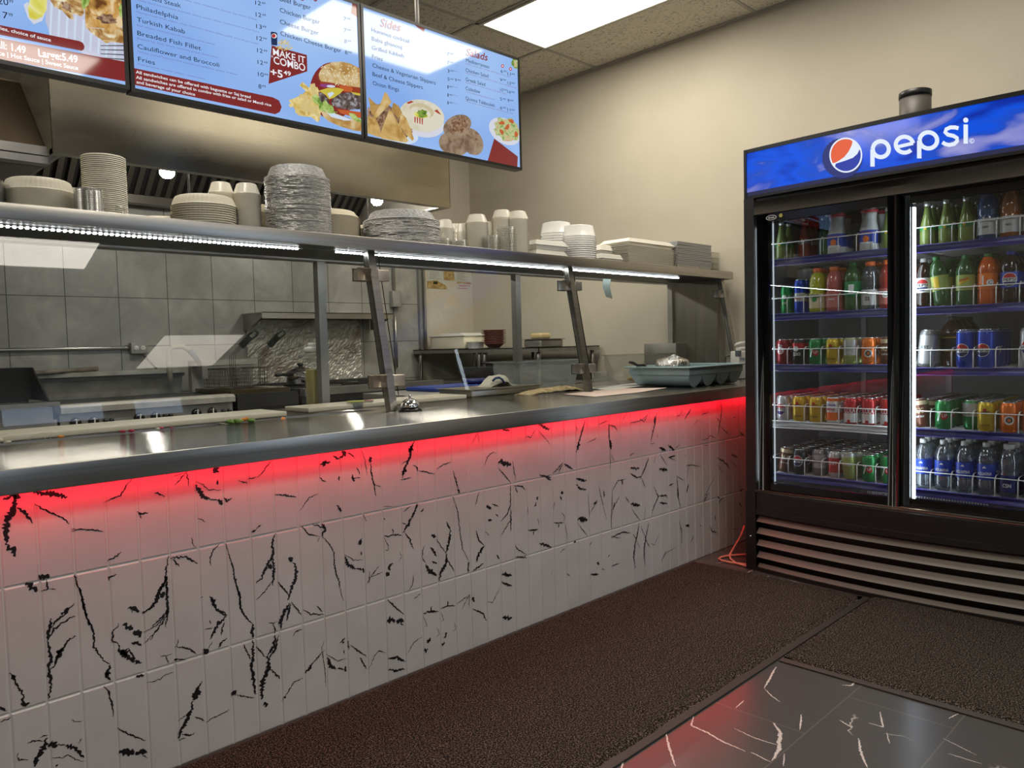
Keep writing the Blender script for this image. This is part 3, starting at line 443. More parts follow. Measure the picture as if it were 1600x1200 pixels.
# shelves, wire guards, blue rails, inside lights
SZ = {('L', 0): 1.474, ('L', 1): 1.215, ('L', 2): .973, ('L', 3): .703, ('L', 4): .449, ('R', 0): 1.472, ('R', 1): 1.214, ('R', 2): .960, ('R', 3): .703, ('R', 4): .445}
SY = {'L': (-.343, -.946), 'R': (-.969, -1.597)}; LY = {'L': (-.349, -.0802), 'R': (-.9735, -.0788)}
XS = 3.115
for (sd, k), zc in SZ.items():
    y0, y1 = SY[sd]; zs = zc+.013; white = (sd, k) == ('L', 3)
    b = MB()
    for i in range(22): x = 3.125+i*.0265; b.box(x, x+.005, y0, y1, zs-.006, zs-.001)
    for i in range(4): y = y0+(y1-y0)*i/3; b.box(3.118, 3.70, y-.004, y+.004, zs-.012, zs-.006)
    sh = b.build('shelf', WIRE, t)
    b = MB()
    if white: b.rbox(XS-.004, XS+.006, y0, y1, zc-.004, zs, .003); b.rbox(XS-.004, XS+.006, y0, y1, zc-.016, zc-.007, .003)
    else: b.rbox(XS-.006, XS+.004, y0, y1, zc-.014, zs, .003)
    b.build('price_rail', WIRE if white else RAIL, sh)
    b = MB(); zt = zs+.076; w0, dw = LY[sd]; r = .0022
    b.tube([(XS, y0, zt), (XS, y1, zt)], r, 6)
    for i in range(9):
        y = w0+dw*i
        if y < y1-.005: break
        b.tube([(XS, y, zs-.01), (XS, y, zt-.012), (XS+.005, y, zt-.001), (XS+.018, y, zt+.008), (XS+.10, y, zt+.010)], r, 6)
    b.build('wire_guard', WIRE, sh)
FL = glow('cooler_light', (.82, .92, 1), L_FRIDGE)
b = MB(); b.box(3.078, 3.098, -.984, -1.0, .425, 1.645); b.build('light_tube', FL, t)['label'] = 'white light tube inside the right door'
b = MB(); b.box(3.062, 3.070, -.384, -.388, .43, 1.655); b.build('light_tube', glow('cooler_light_dim', (.82, .92, 1), L_FRIDGE*.06), t)['label'] = 'thin light strip inside the left door'
for y0, y1, nm in ((-.318, -.332, 'added white light tube hidden behind the left door frame'), (-.930, -.946, 'added white light tube hidden behind the middle of the doors'), (-1.580, -1.594, 'added white light tube out of view inside the right end')):  # unseen tubes added to brighten the cans and bottles
    b = MB(); b.box(3.080, 3.096, y0, y1, .425, 1.645); b.build('light_tube', glow('cooler_fill_light', (.82, .92, 1), L_FRIDGE*.8), t)['label'] = nm
b = MB()
for y in [(-.80-.009*i) for i in range(14)]+[(-1.0-.0105*i) for i in range(26)]: b.box(3.10, 3.112, y, y-.005, .398, .428, 1)
b.box(3.108, 3.114, -.77, -1.33, .393, .43, 0); b.build('air_vent', [DARK, mat('vent_grey', (.32, .33, .36), .5)], t)
# ---- cans and bottles
LID = mat('can_lid', (.62, .62, .61), .25, 1.)
def paint(name, c, metal=.35, rough=.28): return mat(name, c, rough, metal)
def wrap(r, u0=0.): return lambda u, v: (-r*math.cos((u+u0)/r), -r*math.sin((u+u0)/r), v)
def disc(mb, r, u, z, q, m, a0=0, a1=360, dr=0., n=14):
    """a round patch, or the part of it above or below a chord, laid on the curved surface in narrow strips"""
    fn = wrap(r+dr); lo, hi = -q, q
    if a1-a0 < 360:
        h = q*math.sin(math.radians(a0))
        if a0 < 90: lo = h
        else: hi = h
    T = [i/n for i in range(n+1)]; U = [q*math.sin(PI*(t-.5)) for t in T]; v = []
    for x in U:
        c = math.sqrt(max(0, q*q-x*x)); zl, zh = max(-c, lo), min(c, hi)
        if zl > zh: zl = zh = max(min(0, hi), lo)
        v += [fn(u+x, z+zl), fn(u+x, z+zh)]
    mb.add(v, [(2*i, 2*i+2, 2*i+3, 2*i+1) for i in range(n)], m)
def globe(mb, r, u, z, q, mats, txt=True):
    """round emblem: white disc, red cap, blue bowl, dark lettering; mats = indices white, red, blue, ink"""
    disc(mb, r, u, z, q, mats[0], dr=.0004); disc(mb, r, u, z, q*.92, mats[1], 18, 162, .0006); disc(mb, r, u, z, q*.92, mats[2], 200, 340, .0006)
    if txt: put_text(mb, 'PEPSI', wrap(r+.0009), u-q*.85, u+q*.85, z-q*.2, q*.42, mats[3], .02)
NPAL = dict(white=(.72, .72, .70), red=(.45, .02, .02), navy=(.015, .02, .12), blue=(.01, .05, .42), ink=(.012, .012, .014), yellow=(.62, .42, .02), green=(.01, .22, .05), lime=(.34, .42, .12), orange=(.75, .17, .015), silver=(.5, .5, .5), brown=(.12, .04, .02), cream=(.62, .52, .32), maroon=(.26, .012, .02), grey=(.22, .22, .22), pink=(.5, .15, .13))
def P_(n): return paint('can_'+n, NPAL[n])
def can(body, art, r=.033, h=.122, label='', name='soda_can'):
    """returns a prototype can at the origin: body mesh and its lid"""
    names = [body]+[a for a in ('white', 'red', 'navy', 'ink', 'yellow', 'orange', 'silver', 'blue', 'green', 'cream') if a != body]; I = {n: i for i, n in enumerate(names)}
    b = MB(); pr = [(r*.74, 0), (r*.80, .004), (r, .012), (r, h-.020), (r*.93, h-.010), (r*.80, h-.003)]; b.lathe(pr, 24, capb=False)
    for a in art:
        if a[0] == 'band': b.lathe([(r+.0003, a[1]*h), (r+.0003, a[2]*h)], 24, m=I[a[3]], capa=False, capb=False)
        elif a[0] == 'text': put_text(b, a[1], wrap(r+.0008), a[2]-a[5]/2, a[2]+a[5]/2, a[3]*h, a[4], I[a[6]], .02, tilt=a[7] if len(a) > 7 else 0)
        elif a[0] == 'disc': disc(b, r, a[1], a[2]*h, a[3], I[a[4]], dr=.0005)
        elif a[0] == 'globe': globe(b, r, a[1], a[2]*h, a[3], (I['white'], I['red'], I['navy'], I['ink']))
    o = b.build(name, [P_(n) for n in names], None, (0, 0, 0))
    l = MB(); l.lathe([(r*.80, h-.004), (r*.82, h-.001), (r*.78, h), (r*.74, h-.004), (0, h-.004)], 20, capa=False); l.box(-.004, .012, -.006, .006, h-.0035, h-.0015); l.build('lid', LID, o)
    return o
def bottle(liquid, cap, h=.208, r=.0355, lab=None, art=(), name='drink_bottle', shape='pet', liqmat=None):
    names = [lab or 'white']+[a for a in ('white', 'red', 'navy', 'ink', 'yellow', 'orange', 'silver', 'blue', 'green') if a != (lab or 'white')]; I = {n: i for i, n in enumerate(names)}
    if shape == 'pet': pr = [(r*.82, 0), (r, .008), (r, .05), (r*.96, .055), (r*.96, h*.62), (r, h*.64), (r*.98, h*.70), (r*.72, h*.84), (r*.40, h*.92), (r*.36, h*.93)]; z0, z1, rl = h*.30, h*.60, r*.975
    elif shape == 'glass': pr = [(r*.9, 0), (r, .006), (r, h*.34), (r*.93, h*.45), (r*.56, h*.72), (r*.42, h*.86), (r*.42, h*.94)]; z0, z1, rl = h*.36, h*.43, r*1.0
    elif shape == 'jug': pr = [(r*.9, 0), (r, .006), (r, h*.5), (r*.95, h*.54), (r*.72, h*.72), (r*.74, h*.84), (r*.8, h*.93)]; z0, z1, rl = h*.17, h*.49, r*1.01
    else: pr = [(r*.86, 0), (r, .008), (r, h*.44), (r*.92, h*.47), (r, h*.52), (r, h*.66), (r*.85, h*.80), (r*.55, h*.90), (r*.5, h*.92)]; z0, z1, rl = h*.10, h*.42, r*1.01
    b = MB(); b.lathe(pr, 20, capb=True); o = b.build(name, liqmat or mat('liquid_'+liquid, LIQ[liquid], .07, spec=.6), None, (0, 0, 0))
    if lab:
        b = MB(); b.lathe([(rl+.0006, z0), (rl+.0006, z1)], 24, capa=False, capb=False)
        for a in art:
            if a[0] == 'text': put_text(b, a[1], wrap(rl+.0014), a[2]-a[5]/2, a[2]+a[5]/2, z0+(z1-z0)*a[3], a[4], I[a[6]], .02, tilt=a[7] if len(a) > 7 else 0)
            elif a[0] == 'disc': disc(b, rl+.0006, a[1], z0+(z1-z0)*a[2], a[3], I[a[4]], dr=.0006)
            elif a[0] == 'globe': globe(b, rl+.0006, a[1], z0+(z1-z0)*a[2], a[3], (I['white'], I['red'], I['navy'], I['ink']))
            elif a[0] == 'patch': fn = wrap(rl+.0011); Q = a[2] if len(a[2]) == 4 else (a[2][0], a[2][2], a[2][1], a[2][1]); K = 8; L = [(Q[0][0]+(Q[1][0]-Q[0][0])*i/K, Q[0][1]+(Q[1][1]-Q[0][1])*i/K) for i in range(K+1)]+[(Q[3][0]+(Q[2][0]-Q[3][0])*i/K, Q[3][1]+(Q[2][1]-Q[3][1])*i/K) for i in range(K+1)]; b.add([fn(u, z0+(z1-z0)*v) for u, v in L], [(i, i+1, K+2+i, K+1+i) for i in range(K)], I[a[1]])
        b.build('label', [paint('label_'+n, NPAL[n], 0, .4) for n in names], o)
    b = MB(); rc = pr[-1][0]; b.lathe([(rc*1.12, pr[-1][1]-.004), (rc*1.15, h-.003), (rc*1.0, h), (0, h)], 18, capa=True); b.build('cap', mat('cap_'+cap, CAPC[cap], .4, .9 if cap == 'silver' else 0), o); return o
LIQ = dict(cola=(.018, .006, .004), green=(.035, .10, .03), darkgreen=(.012, .05, .02), orange=(.52, .10, .01), lime=(.40, .42, .03), pink=(.42, .10, .09), blue=(.02, .06, .16), amber=(.24, .08, .015), teal=(.02, .08, .09), white=(.62, .62, .60), pale=(.16, .21, .05), red=(.3, .03, .02), brown=(.05, .018, .01))
CAPC = dict(silver=(.6, .6, .58), white=(.75, .75, .73), green=(.04, .2, .05), orange=(.75, .16, .03), blue=(.02, .03, .3), red=(.4, .02, .03), grey=(.3, .3, .3), dark=(.03, .02, .02))
WATER = clear('water_bottle_plastic', (.70, .75, .80), .05, .09, 1.4, .08, (.5, .55, .62))
ORD = ('first', 'second', 'third', 'fourth', 'fifth', 'sixth', 'seventh', 'eighth'); SN = ('top', 'second', 'third', 'fourth', 'bottom')
def row(proto, sd, k, lane, n, desc, cat, step=.068, dx=0., dy=0., lean=None, hidden=None):
    """the prototype goes to the front of its lane, copies queue behind it"""
    w0, dw = LY[sd]; y = w0+dw*(lane+.5)+dy; zs = SZ[(sd, k)]+.0135; where = f"{ORD[lane]} lane, {SN[k]} shelf, {'left' if sd == 'L' else 'right'} door"
    grp = f"{desc}s queued in the {where}"; R = random.Random(hash((lane, k, sd == 'L')) % 1000)
    for i in range(n):
        loc = Vector((XS+.042+dx+i*step, y+(R.uniform(-.003, .003) if i else 0), zs))
        if i == 0:
            o = proto if not proto.get('label') else dup(proto, loc); o.location = loc; ORG[o.name] = loc
            if lean: o.rotation_euler = lean[:3]; o.location.z += lean[3]
            tag(o, f"{desc} at the front, {where}" if not lean else f"{desc} leaning at the front, {where}", cat)
            if 'group' in o: del o['group']
            first = o
        else:
            c = dup(first, loc, f"{desc} behind the front one, {where}", grp, (0, 0, R.uniform(-.5, .5)))
G = ('globe', .004, .55, .024)
c = can('maroon', [('disc', .0, .56, .017, 'white'), ('text', 'Dr', 0, .68, .016, .022, 'white'), ('text', '23', 0, .46, .015, .018, 'red')]); row(c, 'L', 2, 0, 5, 'dark red soda can', 'can')
c = can('ink', [('band', .62, .84, 'red'), ('text', 'ZERO', 0, .36, .014, .036, 'white'), ('disc', -.004, .62, .013, 'white')]); row(c, 'L', 2, 1, 5, 'black and red soda can', 'can')
S7 = can('green', [('disc', .010, .46, .014, 'red'), ('text', 'UP', .011, .43, .013, .019, 'white'), ('text', '7', -.010, .30, .040, .020, 'white')]); row(S7, 'L', 2, 2, 5, 'bright green soda can', 'can')
SY_ = can('yellow', [('disc', 0, .72, .007, 'red'), ('text', 'Schweppes', .002, .62, .007, .036, 'ink', .15), ('text', 'TONIC WATER', 0, .2, .006, .036, 'ink')]); row(SY_, 'L', 2, 3, 5, 'yellow soda can', 'can')
c = can('lime', [('band', .35, .92, 'silver'), ('text', 'LIGHT', 0, .6, .010, .03, 'green'), ('text', 'SODA', 0, .42, .010, .03, 'white')]); row(c, 'L', 2, 4, 5, 'pale green and silver soda can', 'can')
OC = can('orange', [('disc', .006, .42, .018, 'white'), ('disc', .006, .42, .012, 'grey' if False else 'ink'), ('disc', .006, .42, .006, 'orange')]); row(OC, 'L', 2, 5, 5, 'orange soda can', 'can')
c = can('brown', [('band', .78, .92, 'cream'), ('text', 'MUG', 0, .5, .022, .04, 'cream'), ('text', 'ROOT BEER', 0, .35, .007, .04, 'white')]); MUG = c; row(c, 'L', 2, 6, 4, 'brown and cream soda can', 'can')
c = can('silver', [('globe', -.004, .46, .028)]); DIET = c; row(c, 'L', 3, 0, 6, 'silver soda can with emblem', 'can')
row(SY_, 'L', 3, 1, 6, 'yellow soda can', 'can'); row(SY_, 'L', 3, 2, 6, 'yellow soda can', 'can')
c = can('white', [('band', .12, .42, 'orange'), ('band', .84, .95, 'orange'), ('text', 'Orange', 0, .66, .012, .042, 'blue'), ('text', 'Mirinda', 0, .5, .010, .036, 'red')]); row(c, 'L', 3, 3, 6, 'white and orange soda can', 'can')
CO = can('red', [('band', .08, .42, 'white'), ('text', 'COLA', .004, .44, .024, .05, 'white'), ('disc', 0, .12, .008, 'red')])
for l in (4, 5, 6): row(CO, 'L', 3, l, 6, 'red and white cola can', 'can')
row(MUG, 'L', 4, 0, 8, 'brown and cream soda can', 'can', lean=(.16, 0, .3, .006)); c = can('ink', [('globe', 0, .55, .026)]); row(c, 'L', 4, 1, 8, 'black soda can with round emblem', 'can')
c = can('grey', [('band', .3, .8, 'silver'), ('text', 'ZERO', 0, .5, .014, .04, 'ink')]); row(c, 'L', 4, 2, 7, 'dull grey soda can', 'can', dx=.03)
c = can('silver', [('band', .2, .75, 'maroon' if False else 'red'), ('text', 'DIET', 0, .5, .014, .04, 'white')]); row(c, 'L', 4, 3, 7, 'silver and red soda can', 'can', dx=.02)
c = can('lime', [('band', .82, .95, 'silver'), ('text', 'GINGER', .004, .5, .012, .04, 'white')]); row(c, 'L', 4, 4, 7, 'pale lime soda can', 'can', lean=(-.12, 0, 0, .004))
row(S7, 'L', 4, 5, 7, 'bright green soda can', 'can'); row(S7, 'L', 4, 6, 7, 'bright green soda can', 'can')
c = can('blue', [('band', .15, .5, 'white'), ('text', 'OK', 0, .2, .03, .04, 'ink')]); row(c, 'L', 4, 7, 6, 'blue and white soda can', 'can', dy=.012) if False else None
bpy.data.objects.remove(c.children[0]); bpy.data.objects.remove(c)
# right door cans
BLT = can('blue', [('globe', -.006, .46, .027), ('band', .93, .95, 'silver')], h=.158, name='tall_soda_can'); row(BLT, 'R', 2, 2, 5, 'tall blue soda can', 'can', dy=.0); row(BLT, 'R', 2, 3, 5, 'tall blue soda can', 'can', dy=.004)
c = can('silver', [('globe', .0, .52, .029)], h=.158, name='tall_soda_can'); row(c, 'R', 2, 5, 5, 'tall silver soda can', 'can', dy=.012)
c = can('grey', [('band', .1, .85, 'silver'), ('text', 'EST', 0, .5, .012, .03, 'ink')], h=.158, name='tall_soda_can'); row(c, 'R', 2, 0, 4, 'tall grey can', 'can', lean=(.1, 0, 0, .004), dy=-.006)
row(MUG, 'R', 3, 0, 7, 'brown and cream soda can', 'can', lean=(-.14, 0, 0, .005)); row(S7, 'R', 3, 1, 7, 'bright green soda can', 'can')
c = can('darkgreen' if False else 'green', [('band', .45, .9, 'silver'), ('text', 'DRY', 0, .5, .012, .03, 'green')]); row(c, 'R', 3, 2, 7, 'green and silver soda can', 'can', dx=.05, dy=-.012)
row(SY_, 'R', 3, 3, 7, 'yellow soda can', 'can'); row(OC, 'R', 3, 4, 7, 'orange soda can', 'can'); row(OC, 'R', 3, 5, 7, 'orange soda can', 'can')
# bottles
AQ = bottle('water', 'white', .212, .0345, 'blue', [('text', 'AQUAFINA', 0, .30, .012, .056, 'white'), ('patch', 'white', [(-.008, .74), (0, .88), (.008, .74)])], 'water_bottle', liqmat=WATER)
for l in range(4): row(AQ, 'R', 4, l, 5, 'water bottle with blue label', 'bottle', .073)
c = bottle('water', 'white', .212, .0345, 'navy', [('text', 'CSN', 0, .3, .014, .03, 'white')], 'water_bottle', shape='sport', liqmat=WATER); row(c, 'R', 4, 4, 5, 'water bottle with purple band', 'bottle', .073); row(c, 'R', 4, 5, 5, 'water bottle with purple band', 'bottle', .073, dy=-.006)
c = bottle('cola', 'grey', lab='silver', art=[('globe', .004, .5, .027)]); row(c, 'R', 1, 0, 4, 'dark cola bottle with silver label', 'bottle', .074)
c = bottle('green', 'green', lab='lime', art=[('patch', 'yellow', [(-.02, .1), (.004, .1), (.004, .9), (-.02, .9)])]); row(c, 'R', 1, 1, 4, 'green bottle with lime label', 'bottle', .074, lean=(-.16, 0, 0, .006))
c = bottle('green', 'green', lab='lime', art=[('patch', 'yellow', [(-.018, .35), (.022, .62), (.022, .88), (-.018, .6)]), ('text', 'Schweppes', .002, .55, .011, .036, 'red', .32)]); row(c, 'R', 1, 2, 4, 'green bottle with yellow ribbon label', 'bottle', .074)
c = bottle('orange', 'green', lab='orange', art=[('disc', .017, .4, .013, 'white'), ('text', 'C', .017, .3, .014, .012, 'ink'), ('patch', 'white', [(-.012, .2), (-.006, .2), (-.006, .85), (-.012, .85)])]); row(c, 'R', 1, 3, 4, 'orange drink bottle with green cap', 'bottle', .074)
c = bottle('cola', 'blue', lab='blue', art=[('globe', .004, .5, .027)]); row(c, 'R', 1, 4, 4, 'dark cola bottle with blue label', 'bottle', .074)
c = bottle('cola', 'white', lab='silver', art=[('text', 'LOVE', 0, .4, .014, .03, 'red')]); row(c, 'R', 1, 5, 3, 'clear capped cola bottle', 'bottle', .074, lean=(.22, 0, 0, .008))
GB = bottle('pale', 'silver', .180, .030, 'green', [('disc', 0, .5, .006, 'yellow')], 'glass_bottle', 'glass'); row(GB, 'R', 0, 0, 3, 'pale green glass bottle', 'bottle', .07, dy=-.014); row(GB, 'R', 0, 1, 3, 'pale green glass bottle', 'bottle', .07, dy=-.008); row(GB, 'R', 0, 2, 3, 'pale green glass bottle', 'bottle', .07, dy=-.002)
c = bottle('blue', 'dark', .2, .0375, 'silver', [('text', 'INFO', 0, .4, .008, .02, 'ink')], 'sport_bottle', 'sport'); row(c, 'R', 0, 3, 3, 'deep blue sports bottle', 'bottle', .078); c = bottle('amber', 'dark', .2, .0375, 'silver', [('text', 'INFO', 0, .4, .008, .02, 'ink')], 'sport_bottle', 'sport'); row(c, 'R', 0, 4, 3, 'amber sports bottle', 'bottle', .078); row(c, 'R', 0, 5, 3, 'amber sports bottle', 'bottle', .078)
c = bottle('brown', 'dark', .215, .052, 'brown' if False else 'ink', [('patch', 'yellow', [(-.05, .92), (.05, .92), (.05, .98), (-.05, .98)]), ('patch', 'yellow', [(-.05, .03), (.05, .03), (.05, .08), (-.05, .08)])], 'brown_bottle'); row(c, 'R', 2, 1, 3, 'large brown bottle with black label', 'bottle', .108, dx=.13)
row(GB, 'L', 0, 0, 2, 'pale green glass bottle', 'bottle', .07, dy=.004)
c = bottle('red', 'grey', .196, .029, 'grey', [('text', 'J', 0, .2, .02, .012, 'white')], 'glass_bottle', 'glass'); row(c, 'L', 0, 1, 3, 'dark red glass bottle', 'bottle', .07, dx=.06)
c = bottle('teal', 'silver', .19, .030, None, (), 'glass_bottle', 'glass'); row(c, 'L', 0, 2, 3, 'dark teal glass bottle', 'bottle', .07, dx=.09); c = bottle('green', 'silver', .196, .029, None, (), 'glass_bottle', 'glass'); row(c, 'L', 0, 3, 2, 'green glass bottle', 'bottle', .07, dx=.03, dy=.034)
YG = bottle('white', 'red', .185, .041, 'blue', [('disc', 0, .35, .014, 'orange'), ('text', 'Doogh', 0, .72, .010, .04, 'red'), ('patch', 'white', [(-.03, .0), (.03, .0), (.03, .12), (-.03, .16)])], 'yogurt_drink_bottle', 'jug'); row(YG, 'L', 0, 3, 2, 'white yogurt drink bottle', 'bottle', .086, dy=-.018)
c = bottle('amber', 'dark', .19, .030, None, (), 'glass_bottle', 'glass'); row(c, 'L', 0, 4, 2, 'amber glass bottle', 'bottle', .07, dx=.1, dy=-.02); row(YG, 'L', 0, 5, 2, 'white yogurt drink bottle', 'bottle', .086); row(GB, 'L', 0, 6, 2, 'pale green glass bottle', 'bottle', .07, dy=.0)
c = can('green', [('disc', 0, .6, .010, 'white'), ('text', 'CAN', 0, .35, .01, .02, 'white')], .0265, .135, name='slim_can'); row(c, 'L', 1, 0, 2, 'slim green can', 'can', .056, dy=-.018); c = can('blue', [('band', .35, .6, 'silver'), ('text', 'BULL', 0, .42, .012, .03, 'red')], .0265, .16, name='slim_can'); row(c, 'L', 1, 1, 3, 'slim blue and silver can', 'can', .056, dy=-.004)
FR = bottle('lime', 'orange', .205, .037, 'cream', [('text', 'IFRO', 0, .72, .016, .044, 'ink'), ('disc', 0, .62, .012, 'green')], 'sport_bottle', 'sport'); row(FR, 'L', 1, 2, 2, 'lime sports bottle with orange cap', 'bottle', .078, dy=-.008)
c = bottle('pink', 'orange', .205, .037, 'pink', [('text', 'INFO', 0, .5, .008, .03, 'white')], 'sport_bottle', 'sport'); row(c, 'L', 1, 3, 3, 'pink sports bottle with orange cap', 'bottle', .078, dy=-.006)
c = bottle('green', 'green', .218, .037, 'green', [('patch', 'lime' if False else 'white', [(-.006, .2), (.018, .2), (.018, .8), (-.006, .8)])], 'drink_bottle'); row(c, 'L', 1, 4, 3, 'green drink bottle with green cap', 'bottle', .078, dy=-.008)
c = bottle('water', 'orange', .215, .037, 'silver', [('text', 'O2', 0, .3, .016, .02, 'ink')], 'water_bottle', 'sport', liqmat=WATER); row(c, 'L', 1, 5, 3, 'clear sports bottle with orange cap', 'bottle', .078, dy=-.004); c = bottle('red', 'orange', .215, .037, 'pink', [('disc', 0, .6, .014, 'white'), ('text', 'G', 0, .5, .016, .012, 'ink')], 'sport_bottle', 'sport'); row(c, 'L', 1, 6, 3, 'rosy sports bottle with orange cap', 'bottle', .078)
for i, (x, y) in enumerate(((3.42, -.40), (3.42, -.525), (3.55, -.40), (3.55, -.525))):
    z = SZ[('L', 1)]+.0135
    for k in range(2):
        b = MB(); b.lathe([(.048, 0), (.055, .10), (.056, .105)], 24, (x, y, z+k*.119), capb=False); o = b.build('dessert_tub', mat('grey_tub', (.16, .16, .17), .5), None, (x, y, z+k*.119))
        b = MB(); b.lathe([(.058, .105), (.058, .108), (.050, .118), (0, .118)], 24, (x, y, z+k*.119)); b.build('lid', CLEARP, o)
        tag(o, 'dark grey plastic tub with clear lid, stacked behind the cans on the second shelf', 'tub', 'stacked grey tubs in the cooler')
# grey duct on top of the cooler
t = thing('duct_pipe', 'dark grey round pipe standing behind the top of the cooler', 'pipe', (3.5, -.87, 2.0))
b = MB(); b.lathe([(.067, 0), (.067, .21)], 28, (3.5, -.87, 2.0)); b.build('pipe_body', mat('pipe_grey', (.075, .066, .056), .5), t)
b = MB(); b.lathe([(.069, .205), (.069, .232), (.062, .236), (0, .236)], 28, (3.5, -.87, 2.0)); b.build('pipe_cap', BLACKM, t)

# ------------------------------------------------------------------ things stacked on the guard's top shelf
ZS = 1.5525
def on_shelf(px0, px1, ptop, yc):
    """centre x, half width and top height of a thing seen on the shelf between two pixel columns"""
    a, c = at(px0, ptop, 1, yc), at(px1, ptop, 1, yc); return (a.x+c.x)/2, (c.x-a.x)/2*.985, (a.z+c.z)/2
def stack(proto_fn, x, y, n, pitch, label, cat, group, mats_=None, top_label=None, z=ZS, jit=.0003, seed=0, spin=0):
    R = random.Random(seed+int(x*100)); o = proto_fn(x, y, z); tag(o, label, cat, group)
    for k in range(1, n):
        c = dup(o, (x+R.uniform(-jit, jit), y+R.uniform(-jit, jit), z+pitch*k), None, group, (0, 0, R.uniform(0, spin)) if spin else None)
    if top_label and n > 1: c['label'] = top_label; del c['group']
    return o
def shell(name, prof, m, seg=36, mods=None, X=None):
    def fn(x, y, z):
        b = MB(); b.lathe(prof, seg, (x, y, z), mods=mods, capa=False, capb=True); return b.build(name, m, None, (x, y, z))
    return fn
def inv_plate(r, rb, h, rib=False):
    pr = [(r, 0), (r*.985, .0015), (r*.97, .004), (rb*1.06, h*.55), (rb, h*.9), (rb*.95, h)]
    return pr, ([None, None, None, (44, .026), (44, .026), None] if rib else None)
def foil_pan(r, h, p=.004):
    return [(r, 0), (r*.999, p*.72), (r*.97, p*.74), (r*.93, .003), (r*.90, h*.25), (r*.80, h*.92), (r*.76, h)]
# plates, foil pans and lids along the left half
Y0 = .66
x, r, zt = on_shelf(-40, 7, 285, .68); n = 18
stack(shell('clear_dish', [(r*1.02, 0), (r*.92, .004), (r*.9, .012), (0.01, .0125)], TEXTP, 40, [(30, .01), None, None, None]), x, .68, n, (zt-ZS)/n, 'clear crinkled dish in the stack cut off by the left edge', 'dish', 'clear dishes at the far left')
x, r, zt = on_shelf(1, 116, 281, .70); pr, md = inv_plate(r, r*.86, .038, True); n = 16
stack(shell('plastic_plate', pr, CREAM, 132, md), x, .70, n, (zt-ZS-.038)/n, 'upturned cream plastic plate in the wide stack beside the tall lid stack', 'plate', 'cream plates in the wide left stack', top_label='fluted upturned plate topping the wide cream stack at the left of the shelf')
x, r, zt = on_shelf(115, 160, 300, .57); n = 14
stack(shell('clear_cup', [(r, 0), (r*.97, .012), (r*.9, .014)], TEXTP, 52, [(26, .012)]*3), x, .57, n, (zt-ZS)/n, 'clear pebbled cup in the short stack in front of the tall cream stack', 'cup', 'clear pebbled cups')
x, r, zt = on_shelf(126, 195, 246, .68); n = 34; p_ = (zt-ZS-.006)/(n-1)
stack(shell('cream_bowl', [(r, 0), (r*.998, p_*.6), (r*.955, p_*.8), (r*.95, p_*.95), (0.01, p_)], CREAM, 40), x, .68, n, p_, 'round cream bowl in the tallest cream stack on the shelf', 'bowl', 'cream bowls in the tall stack')
x, r, zt = on_shelf(180, 195, 323, .56)
o = shell('clear_cup', [(r*.8, 0), (r*.85, .004), (r, zt-ZS)], CLEARP, 20)(x, .56, ZS); tag(o, 'small clear cup at the foot of the tall cream bowl stack', 'cup')
x, r, zt = on_shelf(206, 300, 326, .82); pr, md = inv_plate(r, r*.86, .036, True); n = 4
stack(shell('plastic_plate', pr, CREAM, 132, md), x, .82, n, .006, 'upturned cream plate in the low stack behind the second plate stack', 'plate', 'cream plates in the low rear stack')
x, r, zt = on_shelf(268, 366, 306, .69); pr, md = inv_plate(r, r*.85, .036, True); n = 12
stack(shell('plastic_plate', pr, CREAM, 132, md), x, .69, n, max(.003, (zt-ZS-.036)/n), 'upturned cream plate in the stack left of the portion cups', 'plate', 'cream plates in the middle stack', top_label='fluted upturned plate topping the stack left of the portion cups')
def cups(px0, px1, ptop, yc, group, label, n=None, hc=.040, m=MILKY, top=None, taper=.72):
    x, r, zt = on_shelf(px0, px1, ptop, yc); H = zt-ZS; n = n or max(3, int((H-hc)/.0052)); p = (H-hc)/(n-1) if n > 1 else 0
    pr = [(r, 0), (r*.97, .0012), (r*.955, .002), (r*taper, hc*.93), (r*(taper-.06), hc)]
    return stack(shell('portion_cup', pr, m, 26), x, yc, n, p, label, 'cup', group, top_label=top)
cups(325, 364, 286, .78, 'portion cups behind the middle plates', 'upturned translucent portion cup in the stack behind the middle plates')
cups(364, 405, 288, .66, 'portion cups left of the tall foil stack', 'upturned translucent portion cup in the stack just left of the tall foil')
x, r, zt = on_shelf(380, 425, 318, .84); n = 12; stack(shell('cream_bowl', [(r, 0), (r*.98, .003), (r*.85, .03), (r*.8, .032)], CREAMD, 32), x, .84, n, (zt-ZS-.032)/n, 'cream paper bowl hidden behind the tall foil stack', 'bowl', 'cream bowls behind the tall foil')
x, r, zt = on_shelf(417, 508, 262, .62); h = .046; n = 40
stack(shell('foil_pan', foil_pan(r, h, (zt-ZS-h)/n), FOILR, 48, [(60, .006)]*4+[(36, .012)]*3), x, .62, n, (zt-ZS-h)/n, 'round foil pan in the tallest foil stack', 'pan', 'foil pans in the tall stack', top_label='shiny upturned foil pan topping the tallest foil stack', jit=.0012, spin=6)
x, r, zt = on_shelf(470, 555, 330, .74); pr, md = inv_plate(r, r*.82, .028); n = 22
stack(shell('paper_plate', pr, CREAMD, 44), x, .74, n, (zt-ZS-.028)/n, 'cream paper plate in the stack right of the tall foil', 'plate', 'paper plates right of the tall foil')
x, r, zt = on_shelf(530, 620, 355, .84); n = 12; pr, md = inv_plate(r, r*.82, .02)
stack(shell('paper_plate', pr, CREAMD, 44), x, .84, n, max(.003, (zt-ZS-.02)/n), 'cream paper plate in the low stack between the two foil stacks', 'plate', 'paper plates between the foil stacks')
x, r, zt = on_shelf(577, 674, 331, .63); h = .044; n = 15
